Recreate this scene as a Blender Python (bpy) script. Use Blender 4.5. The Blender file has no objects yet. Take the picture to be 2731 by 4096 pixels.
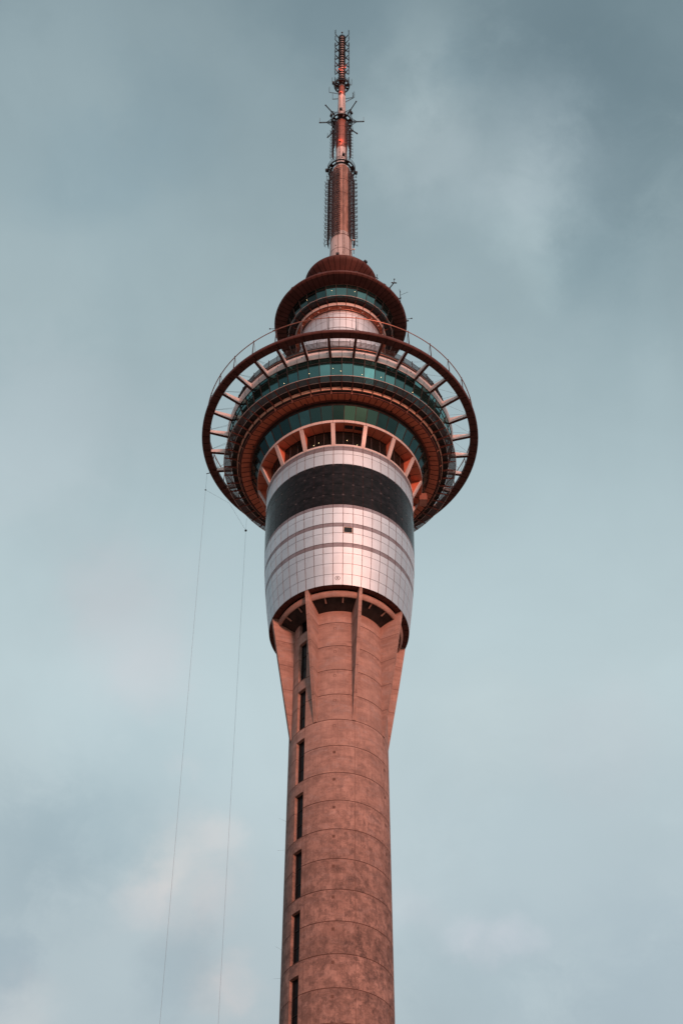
import bpy, math, random
from mathutils import Vector, Matrix
random.seed(7)
R_ = math.radians
scene = bpy.context.scene
col = scene.collection
pi = math.pi

# ------------------------------------------------------------------ camera
CAMD = 151.28
TH = 47.937
cam_d = bpy.data.cameras.new("camera")
cam_d.sensor_fit = 'VERTICAL'
cam_d.sensor_height = 36.0
cam_d.lens = 36.0 * 6441.2 / 4096.0
cam_d.clip_start = 0.5
cam_d.clip_end = 20000
cam = bpy.data.objects.new("camera", cam_d)
col.objects.link(cam)
cam.matrix_world = (Matrix.Translation((0, -CAMD, 1.7)) @ Matrix.Rotation(R_(90 + TH), 4, 'X')
                    @ Matrix.Rotation(-0.00112, 4, 'Y') @ Matrix.Rotation(0.0051, 4, 'Z'))
scene.camera = cam

# ------------------------------------------------------------------ view
vs = scene.view_settings
vs.view_transform = 'Standard'
vs.look = 'None'
vs.gamma = 1.0
vs.exposure = 0.0
scene.render.film_transparent = False
scene.cycles.max_bounces = 8
scene.cycles.sample_clamp_indirect = 6

# ------------------------------------------------------------------ sun
SUN_AZ = 19.0      # degrees from the camera side of the tower towards the right
SUN_EL = 10.0
sd = Vector((math.sin(R_(SUN_AZ)) * math.cos(R_(SUN_EL)), -math.cos(R_(SUN_AZ)) * math.cos(R_(SUN_EL)), math.sin(R_(SUN_EL))))
sun_l = bpy.data.lights.new("sun", 'SUN')
sun_l.energy = 2.6
sun_l.angle = R_(7)
sun_l.color = (1.0, 0.37, 0.25)
sun = bpy.data.objects.new("sun", sun_l)
col.objects.link(sun)
sun.rotation_euler = (-sd).to_track_quat('-Z', 'Y').to_euler()
sun.location = (60, -120, 90)


# ------------------------------------------------------------------ node helper
class NT:
    def __init__(self, nt):
        self.nt = nt
        nt.nodes.clear()

    def n(self, typ, **kw):
        nd = self.nt.nodes.new(typ)
        for k, v in kw.items():
            if k.startswith('i_'):
                nd.inputs[k[2:].replace('_', ' ')].default_value = v
            else:
                setattr(nd, k, v)
        return nd

    def l(self, a, b):
        self.nt.links.new(a, b)

    def math(self, op, a, b=None, c=None, clamp=False):
        nd = self.nt.nodes.new('ShaderNodeMath')
        nd.operation = op
        nd.use_clamp = clamp
        for i, v in enumerate((a, b, c)):
            if v is None:
                continue
            if isinstance(v, (int, float)):
                nd.inputs[i].default_value = v
            else:
                self.l(v, nd.inputs[i])
        return nd.outputs[0]

    def mix(self, fac, a, b, mode='MIX'):
        nd = self.nt.nodes.new('ShaderNodeMix')
        nd.data_type = 'RGBA'
        nd.blend_type = mode
        nd.clamp_factor = True
        for s, v in ((nd.inputs[0], fac), (nd.inputs[6], a), (nd.inputs[7], b)):
            if isinstance(v, (int, float)):
                s.default_value = v
            elif isinstance(v, tuple):
                s.default_value = (*v, 1) if len(v) == 3 else v
            else:
                self.l(v, s)
        return nd.outputs[2]

    def sstep(self, x, a, b, o0=0.0, o1=1.0):
        nd = self.nt.nodes.new('ShaderNodeMapRange')
        nd.interpolation_type = 'SMOOTHSTEP'
        self.l(x, nd.inputs[0])
        nd.inputs[1].default_value = a
        nd.inputs[2].default_value = b
        nd.inputs[3].default_value = o0
        nd.inputs[4].default_value = o1
        return nd.outputs[0]

    def ramp(self, x, stops, interp='LINEAR'):
        nd = self.nt.nodes.new('ShaderNodeValToRGB')
        cr = nd.color_ramp
        cr.interpolation = interp
        while len(cr.elements) < len(stops):
            cr.elements.new(0.5)
        for e, (p, c) in zip(cr.elements, stops):
            e.position = p
            e.color = (*c, 1) if len(c) == 3 else c
        self.l(x, nd.inputs[0])
        return nd.outputs[0]

    def noise(self, vec, scale, detail=4, rough=0.55, dist=0.0):
        nd = self.nt.nodes.new('ShaderNodeTexNoise')
        nd.inputs['Scale'].default_value = scale
        nd.inputs['Detail'].default_value = detail
        nd.inputs['Roughness'].default_value = rough
        nd.inputs['Distortion'].default_value = dist
        self.l(vec, nd.inputs['Vector'])
        return nd.outputs[0]

    def mapping(self, vec, scale=(1, 1, 1), loc=(0, 0, 0), rot=(0, 0, 0)):
        nd = self.nt.nodes.new('ShaderNodeMapping')
        nd.inputs['Scale'].default_value = scale
        nd.inputs['Location'].default_value = loc
        nd.inputs['Rotation'].default_value = rot
        self.l(vec, nd.inputs['Vector'])
        return nd.outputs[0]


# ------------------------------------------------------------------ world: dusk sky with thin cloud
world = bpy.data.worlds.new("World")
scene.world = world
world.use_nodes = True
W = NT(world.node_tree)
tc = W.n('ShaderNodeTexCoord')
g = tc.outputs['Generated']
sky = W.n('ShaderNodeTexSky', sky_type='NISHITA', sun_disc=False)
sky.sun_elevation = R_(SUN_EL)
sky.sun_rotation = math.atan2(sd.x, sd.y)
sky.air_density = 1.0
sky.dust_density = 2.0
sep = W.n('ShaderNodeSeparateXYZ')
W.l(g, sep.inputs[0])
zz = sep.outputs[2]
# thin cloud veil: brighter towards the horizon, deeper blue-grey overhead
base = W.ramp(zz, [(0.0, (0.9, 1.0, 1.15)), (0.24, (1.7, 2.0, 2.2)), (0.40, (2.7, 3.2, 3.5)), (0.49, (4.9, 5.8, 6.15)), (0.56, (5.4, 6.4, 6.75)), (0.66, (5.6, 6.8, 7.1)), (0.76, (4.4, 5.6, 5.95)),
                  (0.84, (3.45, 4.5, 4.85)), (0.92, (2.3, 3.15, 3.5)), (1.0, (1.5, 2.3, 2.7))])
# away from the sunset the low sky is already dull
dl = W.n('ShaderNodeVectorMath', operation='DOT_PRODUCT')
W.l(g, dl.inputs[0])
dl.inputs[1].default_value = (-0.95, -0.30, 0.0)
base = W.mix(W.math('MULTIPLY', W.sstep(dl.outputs['Value'], 0.25, 0.9), W.sstep(zz, 0.25, 0.75, 1.0, 0.0)), base, (1.3, 1.5, 1.8))
warp = W.noise(W.mapping(g, scale=(1, 1, 1)), 2.2, 3, 0.5)
n1 = W.noise(W.mapping(g, scale=(3.4, 2.2, 2.6), rot=(0.2, 0.5, 0.3)), 1.6, 6, 0.52, 0.8)
n2 = W.noise(W.mapping(g, scale=(1.2, 1.6, 3.0), loc=(3, 1, 2), rot=(0.1, -0.6, 0.2)), 3.2, 5, 0.5, 0.6)
veil = W.math('ADD', W.math('MULTIPLY', n1, 0.62), W.math('MULTIPLY', n2, 0.38))
fac = W.sstep(veil, 0.30, 0.70, 0.94, 1.06)
c = W.mix(1.0, base, fac, 'MULTIPLY')


def dirvec(u, v):
    """view direction of a cloud bank, given as shares of the sky seen from the square"""
    x = (u - 1365.5) / 6441.2
    y = (2048 - v) / 6441.2
    th = R_(TH)
    return Vector((x, math.cos(th) - y * math.sin(th), math.sin(th) + y * math.cos(th))).normalized()


nse = W.n('ShaderNodeTexNoise')
nse.inputs['Scale'].default_value = 11.0
nse.inputs['Detail'].default_value = 9
nse.inputs['Roughness'].default_value = 0.62
W.l(g, nse.inputs['Vector'])
wob = W.n('ShaderNodeVectorMath', operation='MULTIPLY_ADD')
W.l(nse.outputs['Color'], wob.inputs[0])
wob.inputs[1].default_value = (0.075, 0.075, 0.075)
W.l(g, wob.inputs[2])
off = W.n('ShaderNodeVectorMath', operation='SUBTRACT')
W.l(wob.outputs[0], off.inputs[0])
off.inputs[1].default_value = (0.0375, 0.0375, 0.0375)
# cloud banks: position, angular radius, colour multiplier
banks = [((2731, 0), 0.14, (0.73, 0.77, 0.79)), ((2250, 350), 0.085, (0.86, 0.88, 0.90)), ((2550, 900), 0.11, (0.90, 0.92, 0.93)), ((1300, 40), 0.05, (0.86, 0.89, 0.91)),
         ((1620, 160), 0.035, (1.12, 1.10, 1.09)), ((1750, 330), 0.035, (1.12, 1.10, 1.09)), ((1560, 450), 0.035, (1.12, 1.10, 1.09)), ((1680, 620), 0.04, (1.14, 1.11, 1.10)),
         ((1950, 520), 0.05, (1.10, 1.08, 1.07)), ((2200, 560), 0.045, (1.18, 1.14, 1.13)), ((2170, 760), 0.032, (1.16, 1.13, 1.12)), ((2080, 860), 0.04, (1.12, 1.10, 1.09)),
         ((2140, 1000), 0.028, (1.12, 1.10, 1.09)), ((2200, 1150), 0.022, (1.09, 1.08, 1.07)), ((2350, 1000), 0.045, (0.93, 0.95, 0.96)), ((1800, 760), 0.04, (1.08, 1.06, 1.06)),
         ((1820, 250), 0.025, (0.88, 0.91, 0.93)), ((500, 250), 0.09, (1.13, 1.11, 1.10)), ((650, 480), 0.05, (0.90, 0.93, 0.95)), ((330, 720), 0.05, (0.91, 0.94, 0.96)),
         ((150, 1100), 0.06, (1.08, 1.06, 1.05)), ((150, 1750), 0.07, (1.10, 1.05, 1.05)), ((900, 1200), 0.06, (1.04, 1.03, 1.02)), ((560, 2480), 0.055, (1.06, 1.0, 1.0)),
         ((480, 2350), 0.04, (1.03, 0.99, 0.99)), ((640, 2700), 0.03, (1.05, 1.0, 1.0)), ((500, 3100), 0.06, (0.92, 0.94, 0.95)), ((100, 3450), 0.055, (0.84, 0.87, 0.89)),
         ((330, 3350), 0.05, (0.92, 0.94, 0.95)), ((700, 3060), 0.012, (1.08, 1.02, 1.01)), ((790, 3370), 0.028, (1.10, 1.03, 1.01)), ((900, 3330), 0.02, (1.12, 1.05, 1.03)), ((660, 3480), 0.022, (1.14, 1.07, 1.04)),
         ((560, 3610), 0.022, (1.14, 1.06, 1.04)), ((720, 3600), 0.034, (1.10, 1.03, 1.01)), ((900, 3620), 0.026, (1.12, 1.03, 1.01)), ((760, 3920), 0.04, (0.86, 0.88, 0.90)),
         ((900, 4010), 0.026, (1.16, 1.07, 1.04)), ((1010, 3960), 0.018, (1.12, 1.04, 1.02)), ((0, 3900), 0.03, (0.84, 0.87, 0.90)), ((70, 4060), 0.03, (1.16, 1.08, 1.05)),
         ((1650, 3650), 0.02, (1.06, 1.02, 1.02)), ((1850, 3770), 0.018, (1.14, 1.08, 1.08)), ((1970, 3810), 0.018, (1.12, 1.06, 1.06)), ((2090, 3780), 0.016, (1.14, 1.08, 1.08)),
         ((2300, 3500), 0.12, (0.93, 0.94, 0.95)), ((1900, 4000), 0.06, (0.90, 0.92, 0.93)), ((2650, 4000), 0.08, (0.90, 0.92, 0.94)), ((2450, 2950), 0.05, (1.05, 1.01, 1.01)), ((2000, 2900), 0.05, (1.04, 1.02, 1.01))]
wisp = W.noise(W.mapping(g, scale=(1.0, 1.0, 1.5), loc=(1, 5, 2)), 21.0, 9, 0.66, 0.4)
wisp = W.math('MULTIPLY', W.math('SUBTRACT', wisp, 0.5), 1.9)
for bi, (uv, rad, mul) in enumerate(banks):
    if 4 <= bi <= 15:
        mul = tuple(m_ ** 1.2 for m_ in mul)
    d = dirvec(*uv)
    vm = W.n('ShaderNodeVectorMath', operation='DISTANCE')
    W.l(off.outputs[0], vm.inputs[0])
    vm.inputs[1].default_value = d
    f = W.sstep(vm.outputs['Value'], 0.0, rad * 1.55, 1.0, 0.0)
    f = W.math('MULTIPLY', f, W.sstep(W.math('ADD', f, wisp), 0.0, 0.85, 0.25, 1.15))
    c = W.mix(f, c, W.mix(1.0, c, mul, 'MULTIPLY'))
# afterglow on the sun's side of the sky
dg = W.n('ShaderNodeVectorMath', operation='DOT_PRODUCT')
W.l(g, dg.inputs[0])
dg.inputs[1].default_value = Vector((sd.x, sd.y, 0.25)).normalized()
glow = W.sstep(dg.outputs['Value'], 0.50, 0.97, 0.0, 1.0)
c = W.mix(1.0, c, W.mix(glow, (1.0, 1.0, 1.0), (3.4, 2.7, 2.45)), 'MULTIPLY')
c = W.mix(0.12, c, sky.outputs[0])
bg = W.n('ShaderNodeBackground')
bg.inputs['Strength'].default_value = 0.10
W.l(c, bg.inputs['Color'])
wo = W.n('ShaderNodeOutputWorld')
W.l(bg.outputs[0], wo.inputs[0])

# ------------------------------------------------------------------ materials
Z0, DZ = 140.347 + 1.7, 3.9541      # first lift joint of the shaft and the lift height


def mat(name, color=(0.5, 0.5, 0.5), rough=0.6, metal=0.0, vary=0.0, vscale=1.0, streak=1.0, build=None, spec=0.5, bump=0.0):
    m = bpy.data.materials.new(name)
    m.use_nodes = True
    t = NT(m.node_tree)
    p = t.n('ShaderNodeBsdfPrincipled')
    o = t.n('ShaderNodeOutputMaterial')
    t.l(p.outputs[0], o.inputs[0])
    p.inputs['Base Color'].default_value = (*color, 1)
    p.inputs['Roughness'].default_value = rough
    p.inputs['Metallic'].default_value = metal
    p.inputs['Specular IOR Level'].default_value = spec
    cc = t.n('ShaderNodeTexCoord').outputs['Object']
    if build:
        build(t, p, cc)
    elif vary:
        nz = t.noise(t.mapping(cc, scale=(vscale, vscale, vscale / streak)), 1.0, 5, 0.6)
        cr = t.mix(t.sstep(nz, 0.3, 0.7), tuple(x * (1 - vary) for x in color), tuple(min(1, x * (1 + vary)) for x in color))
        t.l(cr, p.inputs['Base Color'])
        rr = t.sstep(nz, 0.3, 0.7, min(1, rough * 1.2), rough * 0.85)
        t.l(rr, p.inputs['Roughness'])
    return m


def build_concrete(t, p, cc):
    s = t.n('ShaderNodeSeparateXYZ')
    t.l(cc, s.inputs[0])
    zl = t.math('DIVIDE', t.math('SUBTRACT', s.outputs[2], Z0), DZ)
    lift = t.math('FLOOR', zl)
    fr = t.math('FRACT', t.math('ADD', zl, 40.0))
    wn = t.n('ShaderNodeTexWhiteNoise', noise_dimensions='1D')
    t.l(lift, wn.inputs['W'])
    # coordinates shifted per lift so stains do not run through a joint
    cmb = t.n('ShaderNodeCombineXYZ')
    t.l(t.math('MULTIPLY', wn.outputs[0], 31.0), cmb.inputs[0])
    t.l(t.math('MULTIPLY', wn.outputs[0], 17.0), cmb.inputs[1])
    ad = t.n('ShaderNodeVectorMath', operation='ADD')
    t.l(cc, ad.inputs[0])
    t.l(cmb.outputs[0], ad.inputs[1])
    v = ad.outputs[0]
    c0 = (0.52, 0.355, 0.305)
    big = t.noise(t.mapping(v, scale=(0.36, 0.36, 0.5)), 1.0, 7, 0.66, 0.2)
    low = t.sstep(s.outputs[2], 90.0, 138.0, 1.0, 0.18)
    streak = t.noise(t.mapping(v, scale=(3.4, 3.4, 0.30)), 1.0, 5, 0.65)
    fine = t.noise(cc, 5.0, 6, 0.7)
    col_ = t.mix(t.sstep(big, 0.42, 0.60), tuple(x * 0.84 for x in c0), tuple(x * 1.10 for x in c0))
    col_ = t.mix(t.math('MULTIPLY', t.sstep(streak, 0.30, 0.68, 0.1, 0.85), t.math('ADD', t.math('MULTIPLY', low, 0.65), 0.3)), col_, (0.29, 0.18, 0.15))
    # older lifts lower down carry more soot, which also paints the fall-off of light; the right-hand flank is the weather side
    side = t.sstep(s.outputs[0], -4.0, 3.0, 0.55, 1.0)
    patchn = t.noise(t.mapping(v, scale=(0.75, 0.75, 0.62), loc=(7, 3, 1)), 1.0, 9, 0.72, 0.25)
    sk2 = t.noise(t.mapping(v, scale=(6.0, 6.0, 0.55)), 1.0, 5, 0.7)
    pn = t.math('ADD', t.math('MULTIPLY', patchn, 0.74), t.math('MULTIPLY', sk2, 0.26))
    pn2 = t.noise(t.mapping(v, scale=(1.7, 1.7, 0.9), loc=(5, 9, 3)), 1.0, 9, 0.75, 0.2)
    soot_and_falloff = t.math('MULTIPLY', t.math('MULTIPLY', t.sstep(pn, 0.455, 0.565), low), side)
    soot_and_falloff = t.math('MULTIPLY', soot_and_falloff, t.sstep(pn2, 0.40, 0.58, 0.35, 1.0))
    # pale run-off just under some joints
    efn = t.noise(t.mapping(v, scale=(1.6, 1.6, 3.2)), 1.0, 6, 0.7)
    top = t.sstep(fr, 0.90, 0.985)
    some = t.math('GREATER_THAN', wn.outputs[0], 0.5)
    ef = t.math('MULTIPLY', t.math('MULTIPLY', t.sstep(efn, 0.44, 0.56), top), some)
    col_ = t.mix(t.math('MULTIPLY', ef, 0.75), col_, (0.70, 0.48, 0.41))
    some2 = t.math('LESS_THAN', wn.outputs[0], 0.45)
    dk = t.math('MULTIPLY', t.math('MULTIPLY', t.sstep(efn, 0.50, 0.60), t.sstep(fr, 0.62, 0.95)), some2)
    col_ = t.mix(t.math('MULTIPLY', dk, 0.55), col_, (0.22, 0.14, 0.12))
    # pale grey lime bloom in drifts, and general grime
    bl = t.noise(t.mapping(v, scale=(0.5, 0.5, 0.9), loc=(11, 4, 9)), 1.0, 8, 0.7, 0.3)
    col_ = t.mix(t.math('MULTIPLY', t.sstep(bl, 0.51, 0.60), 0.45), col_, (0.42, 0.36, 0.36))
    hz = t.noise(t.mapping(v, scale=(0.30, 0.30, 1.3), loc=(2, 8, 5)), 1.0, 7, 0.7, 0.2)
    col_ = t.mix(t.math('MULTIPLY', t.sstep(hz, 0.47, 0.58), 0.32), col_, (0.20, 0.125, 0.105))
    col_ = t.mix(t.math('MULTIPLY', low, 0.66), col_, (0.19, 0.122, 0.103))  # brightness falling off down the shaft, painted as a darker tone
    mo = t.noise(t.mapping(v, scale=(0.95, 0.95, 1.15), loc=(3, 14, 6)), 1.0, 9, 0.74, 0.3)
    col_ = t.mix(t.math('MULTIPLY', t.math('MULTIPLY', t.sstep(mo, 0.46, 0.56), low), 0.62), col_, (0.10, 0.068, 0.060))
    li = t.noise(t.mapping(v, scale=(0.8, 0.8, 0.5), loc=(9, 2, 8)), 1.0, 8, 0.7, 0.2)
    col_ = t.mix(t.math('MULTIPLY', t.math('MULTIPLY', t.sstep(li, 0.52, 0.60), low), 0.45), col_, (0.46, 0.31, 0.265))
    jn = t.math('MULTIPLY', t.math('MULTIPLY', t.sstep(efn, 0.42, 0.54), t.sstep(fr, 0.70, 0.95)), t.math('MULTIPLY', low, t.sstep(wn.outputs[0], 0.2, 0.6)))
    col_ = t.mix(t.math('MULTIPLY', jn, 0.6), col_, (0.075, 0.05, 0.047))
    col_ = t.mix(t.math('MULTIPLY', soot_and_falloff, 0.95), col_, (0.055, 0.040, 0.039))
    col_ = t.mix(t.sstep(fine, 0.25, 0.75, 0.0, 0.30), col_, (0.38, 0.235, 0.195))
    tone = t.sstep(wn.outputs[0], 0.0, 1.0, 0.90, 1.06)
    col_ = t.mix(1.0, col_, tone, 'MULTIPLY')
    # the caulked joint itself
    jd = t.math('MINIMUM', fr, t.math('SUBTRACT', 1.0, fr))
    jl = t.sstep(jd, 0.006, 0.014, 1.0, 0.0)
    col_ = t.mix(t.math('MULTIPLY', jl, 0.75), col_, (0.10, 0.055, 0.05))
    t.l(col_, p.inputs['Base Color'])
    bp = t.n('ShaderNodeBump')
    bp.inputs['Strength'].default_value = 0.25
    bp.inputs['Distance'].default_value = 0.03
    t.l(t.math('ADD', fine, streak), bp.inputs['Height'])
    t.l(bp.outputs[0], p.inputs['Normal'])


PHI0 = 17.6


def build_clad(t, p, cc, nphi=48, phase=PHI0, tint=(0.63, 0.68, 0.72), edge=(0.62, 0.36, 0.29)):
    s = t.n('ShaderNodeSeparateXYZ')
    t.l(cc, s.inputs[0])
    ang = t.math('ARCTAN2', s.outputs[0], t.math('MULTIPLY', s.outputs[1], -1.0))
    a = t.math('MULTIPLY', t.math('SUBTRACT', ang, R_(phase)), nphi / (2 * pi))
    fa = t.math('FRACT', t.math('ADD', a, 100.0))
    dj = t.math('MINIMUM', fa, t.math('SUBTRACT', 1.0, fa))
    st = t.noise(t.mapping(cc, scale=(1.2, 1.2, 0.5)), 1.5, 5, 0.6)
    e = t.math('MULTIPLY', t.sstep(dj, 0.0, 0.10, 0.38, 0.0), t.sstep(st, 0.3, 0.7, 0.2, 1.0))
    cid = t.math('FLOOR', t.math('ADD', a, 100.0))
    wn = t.n('ShaderNodeTexWhiteNoise', noise_dimensions='2D')
    cb = t.n('ShaderNodeCombineXYZ')
    t.l(cid, cb.inputs[0])
    t.l(t.math('FLOOR', t.math('DIVIDE', s.outputs[2], 1.75)), cb.inputs[1])
    t.l(cb.outputs[0], wn.inputs['Vector'])
    base_ = t.mix(wn.outputs[0], tuple(x * 0.95 for x in tint), tuple(x * 1.04 for x in tint))
    base_ = t.mix(t.sstep(st, 0.35, 0.7, 0.0, 0.18), base_, tuple(x * 0.75 for x in tint))
    base_ = t.mix(e, base_, edge)  # warm reflection along the panel joints, painted into the base colour
    t.l(base_, p.inputs['Base Color'])


M = {}
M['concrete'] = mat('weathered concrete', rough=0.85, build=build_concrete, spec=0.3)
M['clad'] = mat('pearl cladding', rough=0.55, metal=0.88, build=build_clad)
M['grey_band'] = mat('grey cladding band', (0.24, 0.22, 0.24), 0.5, 0.5, 0.12, 0.7)
M['gap'] = mat('panel gap', (0.07, 0.03, 0.026), 0.9, spec=0.1)
M['dark'] = mat('dark void', (0.018, 0.014, 0.014), 0.7, vary=0.3)
M['copper'] = mat('copper brown soffit panel', (0.095, 0.036, 0.031), 0.55, 0.0, 0.2, 0.6, spec=0.25)
M['redsoffit'] = mat('rust red soffit panel', (0.60, 0.18, 0.105), 0.5, 0.1, 0.14, 0.8)
M['white'] = mat('off white painted metal', (0.66, 0.58, 0.56), 0.45, 0.1, 0.10, 0.8)
M['steel'] = mat('dark steel', (0.07, 0.045, 0.042), 0.5, 0.5, 0.3, 2.0)
M['ironred'] = mat('oxide red steel', (0.20, 0.07, 0.055), 0.55, 0.2, 0.3, 1.5)
M['rail'] = mat('copper coloured tube', (0.48, 0.24, 0.19), 0.35, 0.6, 0.15, 1.5)
M['rusty'] = mat('rust streaked mast paint', (0.36, 0.215, 0.175), 0.6, 0.0, 0.3, 1.6, 4)
M['redmast'] = mat('red oxide mast steel', (0.26, 0.10, 0.075), 0.6, 0.0, 0.3, 1.5, 3)
M['mast'] = mat('white mast steel', (0.50, 0.44, 0.43), 0.5, 0.05, 0.16, 0.8, 4)
M['antenna'] = mat('antenna metal', (0.03, 0.025, 0.028), 0.5, 0.3, 0.3, 3.0)
M['antred'] = mat('reddish antenna metal', (0.06, 0.027, 0.025), 0.5, 0.3, 0.3, 3.0)
M['pale'] = mat('pale fittings', (0.78, 0.66, 0.60), 0.4)
M['seam'] = mat('joint sealant', (0.03, 0.015, 0.014), 0.9, spec=0.1)
M['bayglass'] = mat('dark bay glass', (0.012, 0.011, 0.010), 0.10, 0.0, 0.3, 0.4, spec=0.15)
M['liftglass'] = mat('dark lift shaft glass', (0.008, 0.008, 0.009), 0.3, 0.0, 0.3, 0.4, spec=0.06)
M['patch'] = mat('cast in patch filler', (0.14, 0.085, 0.07), 0.9, spec=0.1)
M['wire'] = mat('galvanised wire', (0.16, 0.15, 0.16), 0.5, 0.3)
M['fascia'] = mat('white fascia with warm light', (0.86, 0.56, 0.44), 0.5)  # warm light on white paint, put into the base colour
M['ink'] = mat('black lettering', (0.06, 0.035, 0.03), 0.6)


def build_glass(bright):
    def f(t, p, cc):
        oi = t.n('ShaderNodeObjectInfo')
        rnd = t.math('POWER', oi.outputs['Random'], 1.9)
        nz = t.noise(cc, 0.35, 3, 0.5, 0.5)
        c_ = t.mix(rnd, tuple(x * 0.22 for x in bright), tuple(x * 1.15 for x in bright))
        c_ = t.mix(t.sstep(nz, 0.35, 0.65, 0.0, 0.35), c_, tuple(x * 0.45 for x in bright))
        t.l(c_, p.inputs['Base Color'])
    return f


M['glass'] = mat('teal reflective glass', rough=0.07, metal=0.9, build=build_glass((0.13, 0.35, 0.35)))
M['glass_low'] = mat('deep teal glass', rough=0.07, metal=0.9, build=build_glass((0.10, 0.25, 0.25)))
M['glass_dark'] = mat('dark teal reflective glass', rough=0.08, metal=0.85, build=build_glass((0.05, 0.12, 0.12)))


def build_black(t, p, cc):
    s = t.n('ShaderNodeSeparateXYZ')
    t.l(cc, s.inputs[0])
    ang = t.math('ARCTAN2', s.outputs[0], t.math('MULTIPLY', s.outputs[1], -1.0))
    fa = t.math('FRACT', t.math('ADD', t.math('MULTIPLY', t.math('SUBTRACT', ang, R_(PHI0)), 48 / (2 * pi)), 100.0))
    da = t.math('MINIMUM', fa, t.math('SUBTRACT', 1.0, fa))
    # pale highlights at the panel corners, painted into the colour
    zr = t.math('FRACT', t.math('DIVIDE', t.math('SUBTRACT', s.outputs[2], 157.94 + 1.7), 2.01))
    m1 = t.sstep(da, 0.0, 0.16, 1.0, 0.0)
    m2 = t.sstep(zr, 0.82, 0.99, 0.0, 1.0)
    nz = t.noise(t.mapping(cc, scale=(1, 1, 1.4)), 0.9, 4, 0.6)
    k = t.math('MULTIPLY', t.math('MULTIPLY', m1, m2), t.sstep(nz, 0.35, 0.7, 0.10, 0.42))
    c_ = t.mix(t.sstep(nz, 0.35, 0.7), (0.006, 0.006, 0.007), (0.018, 0.018, 0.022))
    c_ = t.mix(k, c_, (0.36, 0.36, 0.39))
    t.l(c_, p.inputs['Base Color'])
    t.l(t.sstep(nz, 0.3, 0.7, 0.16, 0.30), p.inputs['Roughness'])


M['black'] = mat('black glass band', rough=0.2, metal=0.0, build=build_black, spec=0.06)


def mesh_mat(name, color, alpha):
    m = bpy.data.materials.new(name)
    m.use_nodes = True
    t = NT(m.node_tree)
    p = t.n('ShaderNodeBsdfPrincipled')
    p.inputs['Base Color'].default_value = (*color, 1)
    p.inputs['Roughness'].default_value = 0.6
    p.inputs['Metallic'].default_value = 0.3
    o = t.n('ShaderNodeOutputMaterial')
    cc = t.n('ShaderNodeTexCoord').outputs['Object']
    s = t.n('ShaderNodeSeparateXYZ')
    t.l(cc, s.inputs[0])
    ang = t.math('ARCTAN2', s.outputs[0], t.math('MULTIPLY', s.outputs[1], -1.0))
    bar = t.math('FRACT', t.math('MULTIPLY', t.math('ADD', ang, 10.0), 900 / (2 * pi)))
    a = t.math('LESS_THAN', bar, alpha)
    t.l(a, p.inputs['Alpha'])
    t.l(p.outputs[0], o.inputs[0])
    return m


M['grating'] = mesh_mat('open steel grating', (0.10, 0.09, 0.10), 0.86)


def emis(name, color, s):
    m = bpy.data.materials.new(name)
    m.use_nodes = True
    t = NT(m.node_tree)
    e = t.n('ShaderNodeEmission')
    e.inputs['Color'].default_value = (*color, 1)
    e.inputs['Strength'].default_value = s
    o = t.n('ShaderNodeOutputMaterial')
    t.l(e.outputs[0], o.inputs[0])
    return m


M['lamp'] = emis('warm lamp', (1.0, 0.72, 0.38), 3.5)
M['beacon'] = emis('red beacon', (1.0, 0.12, 0.06), 1.4)

# ------------------------------------------------------------------ mesh helpers
ZO = 1.7      # every height below was measured from the camera's eye, 1.7 m above the ground


def P(R, phi, z):
    a = R_(phi)
    return Vector((R * math.sin(a), -R * math.cos(a), z + ZO))


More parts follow.
